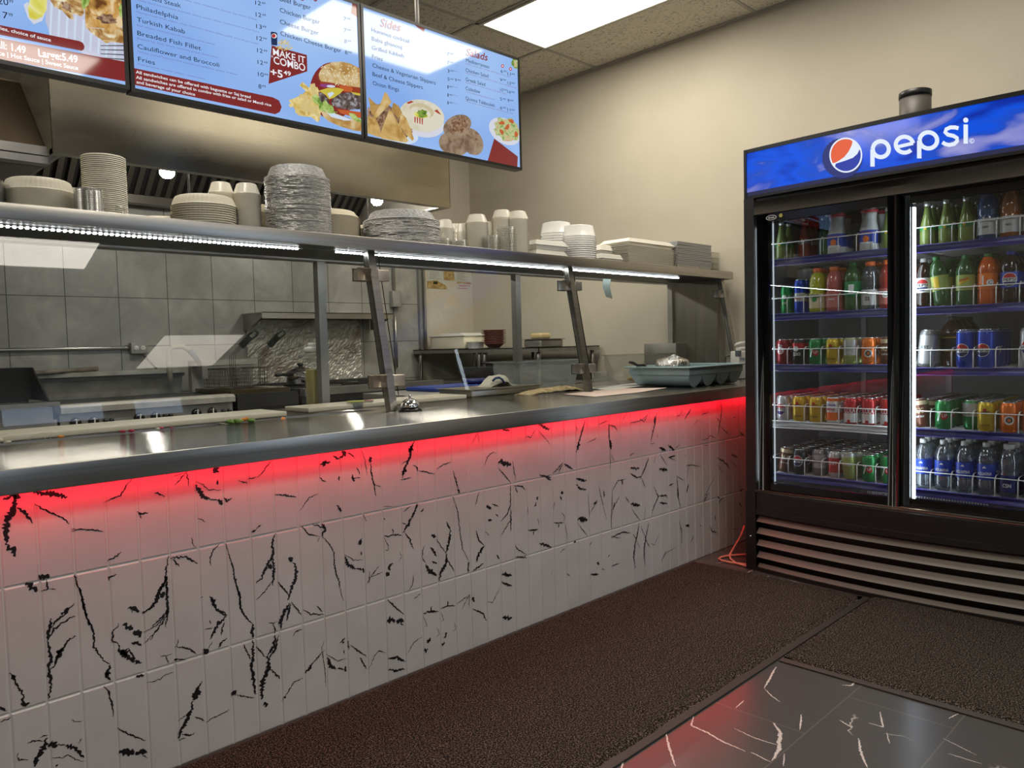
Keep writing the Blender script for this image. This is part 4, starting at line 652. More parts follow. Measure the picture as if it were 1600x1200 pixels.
stack(shell('foil_pan', foil_pan(r, h, (zt-ZS-h)/n), FOILR, 48, [(60, .006)]*4+[(36, .012)]*3), x, .63, n, (zt-ZS-h)/n, 'round foil pan in the shorter foil stack', 'pan', 'foil pans in the short stack', top_label='shiny upturned foil pan topping the shorter foil stack', jit=.0012, spin=6)
cups(655, 680, 345, .80, 'portion cups behind the short foil', 'upturned translucent portion cup peeking out behind the short foil stack')
for k, (a, c, pt, yc, d) in enumerate(((684, 706, 344, .67, 'first tall stack right of the short foil'), (704, 719, 350, .80, 'rear stack behind the second gap'), (714, 732, 350, .70, 'second stack right of the short foil'), (731, 758, 336, .64, 'tall stack in the middle of the cups'), (758, 773, 347, .76, 'slim stack right of the middle tall one'), (772, 796, 329, .70, 'tallest pair of cup stacks, its left one'), (796, 821, 331, .64, 'tallest pair of cup stacks, its right one'))):
    cups(a, c, pt, yc, 'portion cups: '+d, 'upturned translucent portion cup in the '+d)
cups(670, 685, 362, .62, 'small cups beside the short foil', 'upturned translucent portion cup in the small stack touching the short foil', n=4)
for k, (a, c, pt, yc, d) in enumerate(((677, 702, 374, .55, 'lowest front row of cups, left'), (703, 728, 377, .55, 'lowest front row of cups, middle'), (757, 778, 369, .55, 'short stack before the slim cups'), (780, 803, 356, .54, 'tall clear stack before the right cups'))):
    x, r, zt = on_shelf(a, c, pt, yc); n = max(4, int((zt-ZS)/.007)); p = (zt-ZS)/n
    stack(shell('clear_cup', [(r, 0), (r*.998, p*.5), (r*.94, p*.6), (r*.93, p*.95)], CLEARP, 26), x, yc, n, p, 'clear shallow cup in the '+d, 'cup', 'clear cups: '+d)
# clamshell boxes, deli tubs, trays on the right half
def clamshell(nm, x, y, z, wx, wy, h, m, lid=True):
    b = MB(); q = .82
    def ring(s, zz): return [(x-wx*s, y-wy*s, z+zz), (x+wx*s, y-wy*s, z+zz), (x+wx*s, y+wy*s, z+zz), (x-wx*s, y+wy*s, z+zz)]
    lv = [(q, 0), (.97, h*.46), (1, h*.47), (1, h*.53), (.97, h*.54), (q+.03, h*.97), (q-.02, h)] if lid else [(q, 0), (.96, h*.88), (1, h*.9), (1, h)]
    v = sum((ring(s, zz) for s, zz in lv), []); f = [(0, 1, 2, 3), tuple(range(len(v)-4, len(v)))]
    for k in range(len(lv)-1):
        for i in range(4): f.append((4*k+i, 4*k+(i+1) % 4, 4*k+4+(i+1) % 4, 4*k+4+i))
    b.add(v, f, 0); o = b.build(nm, m, None, (x, y, z)); md = o.modifiers.new('bevel', 'BEVEL'); md.width = min(wx, wy)*.16; md.segments = 2; md.limit_method = 'ANGLE'; md.angle_limit = .5; return o
def pile(nm, px0, px1, ptop, yc, wy, n, m, label, cat, group, lid=True, open_h=None, top=None, hh=None):
    x, wx, zt = on_shelf(px0, px1, ptop, yc); p = (zt-ZS)/n if hh is None else (zt-ZS-hh)/(n-1); h = hh or p*.98; o = tag(clamshell(nm, x, yc, ZS, wx, wy, h if hh else p*.97, m, lid), label, cat, group)
    R = random.Random(n)
    for k in range(1, n): c = dup(o, (x+R.uniform(-.003, .003), yc+R.uniform(-.002, .002), ZS+p*k), None, group, (0, 0, R.uniform(-.02, .02)))
    if top: c['label'] = top; del c['group']
pile('foam_clamshell', 820, 872, 378, .68, .075, 2, FOAM, 'white foam clamshell box beside the tallest portion cups', 'box', 'foam clamshells beside the portion cups')
for a, c, pt, yc, d in ((851, 886, 349, .74, 'rear left deli tub stack'), (883, 921, 354, .64, 'front deli tub stack above the middle post')):
    x, r, zt = on_shelf(a, c, pt, yc); h = .062; n = 13; p = (zt-ZS-h)/(n-1)
    stack(shell('deli_tub', [(r, 0), (r*.999, .004), (r*.97, .005), (r*.85, h*.95), (r*.8, h)], MILKW, 36), x, yc, n, p, 'upturned frosted white tub in the '+d, 'tub', 'deli tubs: '+d)
pile('foam_clamshell', 918, 964, 386, .80, .10, 2, FOAM, 'white foam clamshell in the low pair behind the deli tubs', 'box', 'foam clamshells behind the deli tubs')
pile('foam_clamshell', 928, 962, 398, .60, .055, 1, FOAM, 'small white foam clamshell at the shelf edge right of the deli tubs', 'box', None)
x, wx, zt = on_shelf(957, 1034, 378, .70)
n = 11; hb = (zt-ZS-.05)/n; o = tag(clamshell('foam_tray', x, .70, ZS, wx, .11, .016, FOAM, False), 'white foam box half in the big nested stack left of the silver trays', 'box', 'nested foam box halves')
for k in range(1, n): dup(o, (x+.002*math.sin(k*3), .70, ZS+hb*k), None, 'nested foam box halves', (0, 0, .012*math.sin(k*7)))
tag(clamshell('foam_clamshell', x-.004, .70, ZS+hb*n, wx*.99, .11, zt-ZS-hb*n, FOAM), 'closed white foam clamshell on top of the big nested stack', 'box')
x, wx, zt = on_shelf(1040, 1094, 382, .66); n = 9; p = (zt-ZS-.03)/n
def foil_tray(x, y, z, wx, wy, h, ribs=True):
    b = MB(); cs = []
    for s in (1., .90, .86): pass
    rim = [(-1, -1), (1, -1), (1, 1), (-1, 1)]; v = [(x+a*wx, y+c*wy, z+h) for a, c in rim]+[(x+a*wx*1.0, y+c*wy, z+h-.003) for a, c in rim]+[(x+a*wx*.93, y+c*wy*.93, z+h-.003) for a, c in rim]+[(x+a*wx*.85, y+c*wy*.85, z) for a, c in rim]
    f = [(12, 13, 14, 15)]
    for k in range(3):
        for i in range(4): f.append((4*k+i, 4*k+(i+1) % 4, 4*k+4+(i+1) % 4, 4*k+4+i))
    b.add(v, f)
    if ribs:
        for i in range(26): q = x-wx*.84+i*wx*1.68/25; b.bar((q, y-wy*.87-.001, z+.002), (q, y-wy*.93-.001, z+h-.004), wx*.03, .003)
    return b.build('foil_tray', FOIL, None, (x, y, z))
o = tag(foil_tray(x, .66, ZS, wx, .085, .030), 'ribbed foil tray at the bottom of the silver rectangular stack', 'tray')
zb = ZS+.031; n = 14; p = (zt-zb)/n
b = MB(); b.box(x-wx, x+wx, .66-.085, .66+.085, zb, zb+p*.86); o = tag(b.build('silver_board', CARD, None, (x, .66, zb)), 'flat silver board piled on the ribbed foil tray', 'board', 'silver boards')
for k in range(1, n): dup(o, (x+.0015*math.sin(k*5), .66+.001*math.cos(k*4), zb+p*k), None, 'silver boards', (0, 0, .01*math.sin(k*9)))
x, wx, zt = on_shelf(1000, 1045, 381, .84); n = 10; p = (zt-ZS)/n
o = tag(clamshell('foam_tray', x, .84, ZS, wx, .07, p*.9, FOAM, False), 'white foam box half piled behind the silver trays', 'box', 'foam halves behind the silver trays')
for k in range(1, n): dup(o, (x, .84, ZS+p*k), None, 'foam halves behind the silver trays', (0, 0, .02*math.sin(k*5)))
pile('clear_clamshell', 1094, 1151, 399, .68, .09, 4, CLEARP, 'clear plastic hinged box in the pile at the right end of the shelf', 'box', 'clear boxes at the right end', lid=False)

# ------------------------------------------------------------------ menu screens
YM = .72
def px2(fx, fy, k):
    """maps crop coordinates to screen-plane (x, z)"""
    return lambda X, Y: (lambda p: (p.x, p.z))(at(fx+X*k, fy+Y*k, 1, YM))
class Screen:
    def __init__(s, x0, x1, z0, z1, label):
        s.x0, s.x1, s.z0, s.z1 = x0, x1, z0, z1; s.t = thing('menu_screen', label, 'menu screen', ((x0+x1)/2, YM, z0), 'menu screens'); e = .013
        b = MB(); y = YM-.003; b.box(x0, x1, y, YM+.05, z0, z0+e).box(x0, x1, y, YM+.05, z1-e, z1).box(x0, x0+e, y, YM+.05, z0+e, z1-e).box(x1-e, x1, y, YM+.05, z0+e, z1-e).box(x0+.05, x1-.05, YM+.02, YM+.07, z0+.05, z1-.05); b.build('bezel', BEZEL, s.t)
        m = mat('screen_sky', (.005, .005, .005), .05, emit=(.3, .5, .95), es=L_SCREEN, spec=.6); 
        if 'sky' not in MATS:
            tc = nd(m, 'ShaderNodeTexCoord'); n = nd(m, 'ShaderNodeTexNoise', Scale=1.6, Detail=1.0); r = ramp(m, [(.35, (.235, .42, .84)), (.65, (.40, .60, .95))]); lk(m, tc, 'Object', n, 'Vector'); lk(m, n, 'Fac', r, 0); lk(m, r, 0, bsdf(m), 'Emission Color'); MATS['sky'] = m
        b = MB(); b.box(x0+e, x1-e, YM, YM+.02, z0+e, z1-e); s.p = b.build('display', m, s.t)
        s.b = {}; s.e = e; s.n = 0; s.dish = 'picture'; s.ml = {}
    def add(s, key, pts, d=1):
        """flat picture patch, clipped to the display"""
        a0, a1, c0, c1 = s.x0+s.e, s.x1-s.e, s.z0+s.e, s.z1-s.e
        def clip(P, ax, v, sg):
            out = []
            for i in range(len(P)):
                p, q = P[i-1], P[i]; ip, iq = (p[ax]-v)*sg >= 0, (q[ax]-v)*sg >= 0
                if ip != iq: t = (v-p[ax])/(q[ax]-p[ax]); out.append((p[0]+(q[0]-p[0])*t, p[1]+(q[1]-p[1])*t))
                if iq: out.append(q)
            return out
        for ax, v, sg in ((0, a0, 1), (0, a1, -1), (1, c0, 1), (1, c1, -1)):
            if len(pts) > 2: pts = clip(pts, ax, v, sg)
        if len(pts) < 3: return
        s.n += 1; ml = s.ml.setdefault(s.dish, [])
        if key not in ml: ml.append(key)
        s.b.setdefault(s.dish, MB()).poly([(p[0], YM-.0004*d-.000004*s.n, p[1]) for p in pts], ml.index(key))
    def text(s, txt, A, B, cap, key='ink', bold=0., shear=0.):
        """A, B: baseline ends in pixels, cap: letter height in pixels"""
        p, q, c = at(A[0], A[1], 1, YM), at(B[0], B[1], 1, YM), at(A[0], A[1]-cap, 1, YM); mb = MB(); L = q.x-p.x
        put_text(mb, txt, lambda u, v: (u, YM-.0018, v), p.x, q.x, p.z, c.z-p.z, 0, bold, shear, tilt=(q.z-p.z)/L)
        m = s.b.setdefault(('T', key), MB()); a0, a1, c0, c1 = s.x0+s.e, s.x1-s.e, s.z0+s.e, s.z1-s.e
        for f in mb.f:
            v = [mb.v[i] for i in f]; cx, cz = sum(p[0] for p in v)/len(v), sum(p[2] for p in v)/len(v)
            if a0 < cx < a1 and c0 < cz < c1 and all(c0-.004 < p[2] < c1 for p in v): m.poly(v)
    def price(s, X, Y, big, small, cap=6.3, wd=None, k=1.):
        wd = (wd or (9.5 if len(big) > 1 else 5))*(.45 if big == '1' else 1)
        s.text(big, (X, Y), (X+wd*k, Y+wd*k*.18), cap*k); s.text(small, (X+wd*k+.8, Y-cap*k*.42+wd*.18), (X+wd*k+6.8*k, Y-cap*k*.42+(wd+6)*.18), cap*.5*k)
    def done(s, pal):
        for key, mb in s.b.items():
            if isinstance(key, tuple): mb.build('menu_text', scr(pal[key[1]]), s.p)
            else: mb.build(key, [FOODM[q]() if q in FOODM else scr(pal[q]) for q in s.ml[key]], s.p)
def food(name, c0, c1, scale, c2=None, dist=.8):
    def f():
        m = mat(name, (.005, .005, .005), .09, emit=c0, es=L_SCREEN, spec=.6)
        if name+'_' not in MATS:
            MATS[name+'_'] = m; tc = nd(m, 'ShaderNodeTexCoord'); n = nd(m, 'ShaderNodeTexNoise', Scale=scale, Detail=4.0, Distortion=dist); r = ramp(m, [(.36, c0), (.52, c1), (.66, c2 or c1)]); lk(m, tc, 'Object', n, 'Vector'); lk(m, n, 'Fac', r, 0); lk(m, r, 0, bsdf(m), 'Emission Color')
        return m
    return f
FOODM = dict(bun=food('pic_bun', (.42, .22, .055), (.58, .40, .16), 16, (.66, .52, .30)), patty=food('pic_patty', (.05, .035, .03), (.14, .10, .09), 50, (.36, .36, .40)), lettuce=food('pic_lettuce', (.12, .24, .03), (.36, .50, .12), 40, (.52, .62, .26)), fries=food('pic_fries', (.55, .36, .08), (.72, .56, .20), 35, (.80, .68, .34)),
    samosa=food('pic_samosa', (.42, .23, .06), (.60, .40, .14), 14, (.68, .50, .24)), samosa2=food('pic_samosa2', (.26, .13, .04), (.48, .29, .09), 14), hummus=food('pic_hummus', (.62, .56, .42), (.72, .68, .54), 10), kibbeh=food('pic_kibbeh', (.17, .10, .06), (.30, .21, .14), 22, (.36, .27, .19)), kibbeh2=food('pic_kibbeh2', (.10, .05, .03), (.30, .17, .10), 60, (.42, .30, .20)),
    salad=food('pic_salad', (.18, .30, .05), (.52, .60, .30), 45, (.66, .30, .18)), chicken=food('pic_chicken', (.14, .05, .012), (.56, .30, .07), 16, (.78, .60, .34), 1.6), chicken2=food('pic_chicken2', (.30, .13, .03), (.62, .42, .18), 22, (.80, .74, .56), 1.6), lemon=food('pic_lemon', (.62, .56, .05), (.74, .70, .18), 14, (.80, .80, .52)), plate=food('pic_plate', (.42, .44, .60), (.55, .57, .72), 3), herb=food('pic_herb', (.04, .10, .01), (.22, .34, .05), 60))
PAL = dict(ink=(.004, .006, .02), white=(.85, .87, .92), red=(.215, .022, .022), script=(.26, .012, .02), script_salad=(.28, .02, .018), fine=(.16, .17, .40), finered=(.26, .14, .26), seed=(.80, .72, .52), cheese=(.60, .50, .06), ketchup=(.30, .045, .015), onion=(.25, .05, .22), tomato=(.52, .11, .03), navy=(.015, .03, .10), redc=(.45, .03, .03), stick=(.66, .52, .22), shine=(.62, .72, .86), paper=(.66, .68, .76), stripe=(.40, .06, .04), beige=(.58, .50, .32), darkg=(.08, .10, .05), fork=(.10, .10, .12), peach=(.2, .02, .02))
def ell(fn, cx, cy, rx, ry, rot=0, n=28, j=0., seed=1):
    R = random.Random(seed); c, s_ = math.cos(math.radians(rot)), math.sin(math.radians(rot)); out = []
    for i in range(n): a = 2*PI*i/n; q = 1+R.uniform(-j, j); x, y = rx*q*math.cos(a), ry*q*math.sin(a); out.append(fn(cx+x*c-y*s_, cy+x*s_+y*c))
    return out
# screen with the sides and salads
S = Screen(1.551, 2.520, 2.018, 2.588, 'rightmost hanging menu screen, listing sides and salads above food pictures')
q8 = px2(540, 0, .125); p8 = px2(540, 120, .1875); p5 = px2(680, 60, .0875)
S.dish = 'corner_flag'; S.add('red', [q8(860, 310), q8(992, 352), q8(976, 405)]); S.dish = 'corner_triangle'; S.add('red', [p8(1238, 515), p8(1435, 665), p8(1430, 760), p8(1183, 700)])
S.dish = 'samosa_picture'; S.add('shine', ell(p8, 420, 470, 190, 85, 14), 1); S.add('kibbeh2', [p8(x, y) for x, y in ((182, 260), (330, 210), (470, 330), (560, 460), (480, 530), (270, 490), (182, 400))], 1.5); S.add('samosa2', [p8(x, y) for x, y in ((188, 165), (250, 225), (300, 240), (260, 330), (215, 310))], 2); S.add('samosa', [p8(x, y) for x, y in ((325, 128), (345, 140), (382, 215), (250, 352), (232, 335), (285, 235))], 3)
S.add('samosa2', [p8(x, y) for x, y in ((395, 215), (440, 240), (470, 300), (440, 350), (380, 280))], 3); S.add('samosa', [p8(x, y) for x, y in ((180, 325), (250, 348), (275, 400), (292, 480), (275, 505), (180, 470))], 3)
S.add('samosa2', [p8(x, y) for x, y in ((470, 330), (600, 378), (590, 400), (540, 460), (480, 400))], 2); S.add('samosa', [p8(x, y) for x, y in ((462, 300), (500, 340), (540, 430), (568, 520), (555, 535), (500, 480), (440, 395))], 4); S.add('samosa', [p8(x, y) for x, y in ((362, 275), (385, 295), (470, 450), (522, 535), (500, 550), (300, 515), (280, 500), (320, 380))], 5)
S.dish = 'hummus_picture'; S.add('paper', ell(p8, 660, 400, 165, 105, 8), 1); S.add('hummus', ell(p8, 635, 325, 190, 132, 14), 2); S.add('beige', ell(p8, 632, 282, 106, 58, 16), 3); S.add('hummus', ell(p8, 622, 300, 88, 46, 16), 4); S.add('lemon', ell(p8, 625, 318, 60, 26, 10), 5); S.add('herb', ell(p8, 636, 308, 42, 34, 10, 20, .2), 6)
for i in range(4): S.add('stripe', [p8(570+i*20, 333+i*4), p8(582+i*20, 335+i*4), p8(580+i*20, 385+i*5), p8(572+i*20, 383+i*5)], 6)
S.add('stripe', [p8(505, 215), (p8(545, 200)), p8(565, 212), p8(520, 228)], 6); S.add('stripe', [p8(735, 285), p8(760, 272), p8(795, 320), p8(765, 305)], 6)
S.dish = 'kibbeh_picture'; S.add('kibbeh', ell(p8, 900, 560, 128, 100, 20), 3); S.add('kibbeh', ell(p8, 1048, 540, 122, 88, 58), 4); S.add('kibbeh', ell(p8, 928, 410, 122, 88, -25), 5); S.add('kibbeh2', ell(p8, 940, 405, 88, 62, -35, 24, .18), 6); S.add('kibbeh2', [p8(x, y) for x, y in ((1030, 455), (1105, 530), (1098, 536), (1026, 462))], 6); S.add('kibbeh2', [p8(x, y) for x, y in ((1090, 450), (1085, 540), (1077, 538), (1080, 452))], 6)
S.dish = 'salad_picture'; S.add('paper', ell(p8, 1325, 455, 145, 98, 35), 2); S.add('salad', ell(p8, 1345, 440, 115, 92, 30, 30, .14), 3)
for i, (x, y) in enumerate(((1300, 385), (1380, 370), (1300, 460), (1420, 480), (1345, 420))): S.add('tomato', ell(p8, x, y, 26, 15, 30*i, 14, .2), 4)
S.dish = 'greens_picture'; S.add('herb', ell(p5, 1460, 440, 105, 100, 20, 26, .08), 3); S.add('salad', ell(p5, 1465, 440, 80, 78, 20, 22, .3), 4)
S.text('Sides', (593.7, 41), (626, 49.5), 13, 'script', .012, .25)
for s_, A, B in (('Hummus cocktail', (580.6, 49.3), (639.4, 67.5)), ('Baba ghanouj', (581, 63.1), (628, 76.9)), ('Grilled Kibbeh', (581.2, 76.9), (631, 90.6)), ('Fries', (581.6, 91), (598, 95.6)), ('Cheese & Vegetarian Slippers', (581.8, 105), (680.2, 132.7)), ('Beef & Cheese Slippers', (581.9, 118.7), (660.2, 139.7)), ('Onion Rings', (582.2, 132.7), (623, 143.1))): S.text(s_, A, B, 6.4)
for k, (a, c) in enumerate((('7', '99'), ('7', '99'), ('3', '49'), ('5', '49'), ('1', '49'), ('1', '49'), ('1', '49'))):
    y = (86.3, 99.8, 113.2, 126, 138.2, 151, 163.3)[k]; S.price(699, y, a, c, 5.6, 3.4, .9)
    if k not in (0, 1, 3): S.text('/Piece', (707.5, y-1.6), (715, y-.2), 2, 'fine')
S.price(710.5, 127.3, '9', '49', 5.4, 3.2, .9)
S.text('Salads', (728, 86.3), (762, 95.5), 11.5, 'script_salad', .012, .25)
for s_, A, B in (('Mediterranean', (728, 96.7), (764, 107.4)), ('Chicken Salad', (727.3, 112), (762.8, 121.8)), ('Greek Salad', (727.2, 126.5), (757.9, 135)), ('Coleslaw', (727.2, 140.6), (750, 146.3)), ('Quinoa Tabbouleh', (727.2, 155.8), (772.5, 167.6))): S.text(s_, A, B, 5.6)
for s_, A, B in (('Lettuce, cucumber, onion, tomatoes, mixed peppers, parsley, radish', (727.3, 100.2), (796, 121)), ('Chicken, lettuce, tomatoes, peppers, cucumber, onions, pomegranate, sauce', (727.3, 115), (807, 138.6)), ('Lettuce, tomatoes, onions, cucumbers, feta, olives, peppers', (727.3, 129.8), (791, 147.8)), ('Carrots, cabbage, parsley, vinaigrette, carrots', (727.3, 144), (772, 156.6)), ('Parsley, quinoa, onion, spices, lemon juice, olive oil and green onion', (727.3, 159.2), (801, 178.8))): S.text(s_, A, B, 2.2, 'finered')
for (X1, Y1, a1, c1), (X2, Y2, a2, c2) in (((782, 113.6, '6', '49'), (793, 117.6, '11', '49')), ((781, 127, '9', '99'), (793, 132, '13', '99')), ((781.3, 142.5, '10', '99'), (792.8, 146, '14', '99')), ((781, 157, '5', '49'), (792.6, 159.3, '9', '49')), ((781, 170.6, '6', '99'), (792.5, 173.6, '11', '49'))): S.price(X1, Y1, a1, c1, 5.4, 5.2 if len(a1) > 1 else 3.4, .9); S.price(X2, Y2, a2, c2, 5.4, 5.2 if len(a2) > 1 else 3.4, .9)
for x, y in ((1200, 495), (1342, 548)): S.dish = 'plate_icon' if x < 1300 else 'bowl_icon'; S.add('redc', ell(p5, x, y, 26, 32), 3); S.add('white', ell(p5, x, y, 12, 16), 4)
S.done(PAL)
b = MB(); xp = at(651, 20, 1, YM+.09); b.tube([(xp.x, YM+.09, 2.3), (xp.x, YM+.09, ZC-.01)], .011, 10); b.box(xp.x-.05, xp.x+.05, YM+.06, YM+.10, 2.25, 2.35); b.build('hanging_pole', STEELD, S.t)
# screen with sandwiches and burgers
S = Screen(.597, 1.546, 2.018, 2.588, 'middle hanging menu screen, listing sandwiches and burgers with a big burger picture')
q2 = px2(200, 0, .125); q3 = px2(380, 0, .125); q4 = px2(400, 70, .1125)
P0 = [at(x, y, 1, YM) for x, y in ((205, 105.5), (426, 152), (436, 157), (440, 167), (437, 175), (430, 178.5), (205, 131.5))]; S.dish = 'red_banner'; S.add('red', [(p.x, p.z) for p in P0])
S.dish = 'corner_flag'; S.add('red', [q3(1368, 0), q3(1490, 20), q3(1470, 240), q3(1348, 165)]); S.dish = 'combo_flag'; S.add('red', [q3(355, 568), q3(795, 688), q3(801, 892), q3(316, 1050)])
for s_, A, B in (('Roasted Steak', (212.5, -5.6), (282.5, 12.5)), ('Philadelphia', (213, 13.7), (278.2, 31)), ('Turkish Kabab', (213.7, 33.7), (288.7, 53)), ('Breaded Fish Fillet', (214.4, 55), (313.7, 79)), ('Cauliflower and Broccoli', (214.8, 75.6), (342.4, 105.2)), ('Fries', (215.6, 95.6), (241.9, 101.8)), ('Beef Burger', (437, 1.5), (485.6, 15.6)), ('Chicken Burger', (437, 19), (500, 38)), ('Cheese Burger', (437.2, 37.2), (498, 55)), ('Chicken Cheese Burger', (438, 55.4), (533, 82.7))): S.text(s_, A, B, 7.2)
for s_, A, B in (('Chicken, lettuce, corn, mushrooms, pickles, soy sauce, cheese', (260, -7), (400.6, 32)), ('Freshly sliced and marinated roast beef, lettuce, onions, cheese, mustard sauce or your choice', (213, .8), (404.3, 51.3)), ('Marinated beef strips, pepper, onion, mushroom, lettuce, cheese, pickle, sauce of your choice', (213.1, 19.8), (403.8, 70.2)), ('Beef, lettuce, hummus cocktail, tomatoes, onions, pickles', (213.8, 40.7), (335.6, 71)), ('Breaded fish, fried, lettuce, tomatoes, pickles, tarter sauce', (214.3, 61.2), (339.4, 91)), ('Lettuce, cocktail hummus, fried broccoli and cauliflower, pickles, tomatoes', (215, 81.8), (371, 118)), ('Fried potatoes, coleslaw, pickles, cocktail sauce', (215.6, 101.2), (319.3, 124.8))): S.text(s_, A, B, 2.9, 'fine')
S.text('Burgers', (446, -9), (496, 3), 12, 'script', .012, .25)
for s_, A, B in (('All sandwiches can be offered with baguette or Saj bread', (212, 114.6), (391.3, 154)), ('All sandwiches are offered in combo with fries or salad or Mandi rice', (212.2, 123), (423.5, 166.5)), ('and beverage of your choice', (213, 130.2), (304.6, 150))): S.text(s_, A, B, 4.8, 'white', .012)
for k, (a, c) in enumerate((('12', '49'), ('12', '49'), ('13', '49'), ('12', '99'), ('12', '49'), ('12', '49'), ('10', '99'), ('8', '99'))): S.price(398.6+k*.72, (7.4, 25.8, 44.2, 62.7, 81.7, 100.2, 119, 138)[k], a, c, 6.6, 8.8 if len(a) > 1 else 4.6)
for k, (a, c) in enumerate((('7', '99'), ('7', '99'), ('8', '99'), ('8', '99'))): S.price(537.2+k*.5, (32, 49.6, 67, 84.6)[k], a, c, 6.2, 4.2, .95)
S.text('MAKE IT', (426.4, 86), (476.8, 99.2), 10.4, 'white', .012); S.text('COMBO', (427.4, 99.2), (476.8, 111.6), 11.4, 'white', .012); S.text('A', (423.4, 89.6), (426.6, 90.4), 3.4, 'white'); S.text('+5', (422.4, 117.6), (441.5, 122.2), 11.5, 'white', .02); S.text('49', (442.8, 116.4), (454.2, 119), 6.6, 'white', .012)
S.dish = 'drink_picture'; S.add('navy', [q3(x, y) for x, y in ((342, 402), (360, 396), (410, 406), (426, 420), (424, 570), (352, 562))], 2); S.add('white', ell(q3, 385, 450, 34, 30, 15), 3); S.add('redc', ell(q3, 378, 450, 24, 24, 15), 4)
S.dish = 'small_fries_picture'; R = random.Random(5)
for i in range(26):
    x, y = R.uniform(420, 590), R.uniform(505, 615); x = 505+(x-505)*(.45+.55*(y-500)/115); a = R.uniform(-1.2, 1.2); dx, dy = 36*math.cos(a), 36*math.sin(a)*.8; S.add('stick' if i % 2 else 'fries', [q3(x-dx, y-dy), q3(x+dx, y+dy), q3(x+dx+6, y+dy+10), q3(x-dx+6, y-dy+10)], 3+i*.05)
S.dish = 'red_circle'; S.add('red', ell(q4, 1065, 640, 318, 398, 0, 60), 1)
S.dish = 'fries_picture'; S.add('fries', [q4(x, y) for x, y in ((450, 770), (540, 740), (640, 690), (760, 570), (850, 590), (900, 700), (930, 900), (860, 1010), (700, 1000), (580, 980), (540, 900))], 2)
for k, (x, y, a, l, wd) in enumerate(((690, 600, 42, 90, 62), (800, 640, 78, 100, 70), (660, 720, 10, 60, 55), (560, 800, -28, 110, 52), (640, 860, -62, 120, 58), (700, 900, -10, 160, 56), (600, 900, 48, 100, 48), (820, 960, 30, 80, 60), (760, 780, -60, 110, 52), (820, 1010, 40, 70, 60))):
    ca, sa = math.cos(math.radians(a)), math.sin(math.radians(a)); S.add('stick' if k % 3 else 'fries', [q4(x+ca*u-sa*v, y+sa*u+ca*v) for u, v in ((-l, -wd/2), (l, -wd/2), (l, wd/2), (-l, wd/2))], 3+k*.1)
S.dish = 'burger_picture'; S.add('bun', [q4(x, y) for x, y in ((905, 935), (960, 895), (1100, 950), (1250, 1010), (1500, 1080), (1500, 1210), (1350, 1190), (1150, 1130), (1000, 1060), (930, 1000))], 5); S.add('shine', [q4(x, y) for x, y in ((965, 925), (1060, 945), (1340, 1050), (1230, 1055), (1040, 1005))], 6)
S.add('tomato', [q4(x, y) for x, y in ((1120, 895), (1300, 915), (1500, 945), (1500, 1030), (1330, 1000), (1170, 955))], 7); S.add('patty', [q4(x, y) for x, y in ((1035, 790), (1080, 720), (1160, 680), (1300, 660), (1500, 715), (1500, 895), (1300, 905), (1130, 880), (1060, 845))], 8); S.add('patty', [q4(x, y) for x, y in ((858, 655), (930, 680), (995, 745), (1015, 820), (960, 850), (900, 800), (870, 740))], 8)
S.add('ketchup', [q4(x, y) for x, y in ((880, 510), (1100, 520), (1500, 595), (1500, 700), (1300, 650), (1150, 640), (905, 590))], 6); S.add('onion', ell(q4, 985, 570, 105, 26, 4), 7); S.add('paper', ell(q4, 1035, 580, 60, 18, 4), 8); S.add('tomato', ell(q4, 1245, 605, 95, 48, 15), 8)
S.add('cheese', [q4(x, y) for x, y in ((865, 640), (980, 605), (1130, 600), (1215, 625), (1160, 680), (1070, 740), (1010, 760), (960, 700))], 9); S.add('shine', [q4(x, y) for x, y in ((985, 680), (1050, 655), (1080, 680), (1015, 740))], 10); S.add('cheese', [q4(x, y) for x, y in ((1300, 655), (1500, 690), (1500, 720), (1380, 700))], 9)
S.add('lettuce', [q4(x, y) for x, y in ((770, 715), (830, 690), (870, 740), (905, 810), (960, 765), (1000, 830), (1060, 850), (1080, 930), (1140, 935), (1030, 960), (930, 930), (870, 900), (860, 840), (790, 800))], 10); S.add('lettuce', [q4(x, y) for x, y in ((1280, 950), (1360, 960), (1400, 1010), (1490, 1060), (1480, 1095), (1380, 1060), (1310, 1020))], 10)
S.add('bun', [q4(x, y) for x, y in ((862, 415), (885, 360), (950, 285), (1050, 245), (1180, 238), (1300, 262), (1420, 325), (1500, 400), (1500, 605), (1300, 580), (1100, 540), (900, 512), (872, 480))], 11)
for i in range(110):
    a, q = R.uniform(0, 6.28), math.sqrt(R.random()); x, y = 1180+310*q*math.cos(a), 410+165*q*math.sin(a)+(q*math.cos(a))*30
    if y < 255+abs(x-1180)*.18: continue
    S.add('seed', ell(q4, x, y, 11, 6, R.uniform(0, 180), 7), 12)
S.done(PAL)
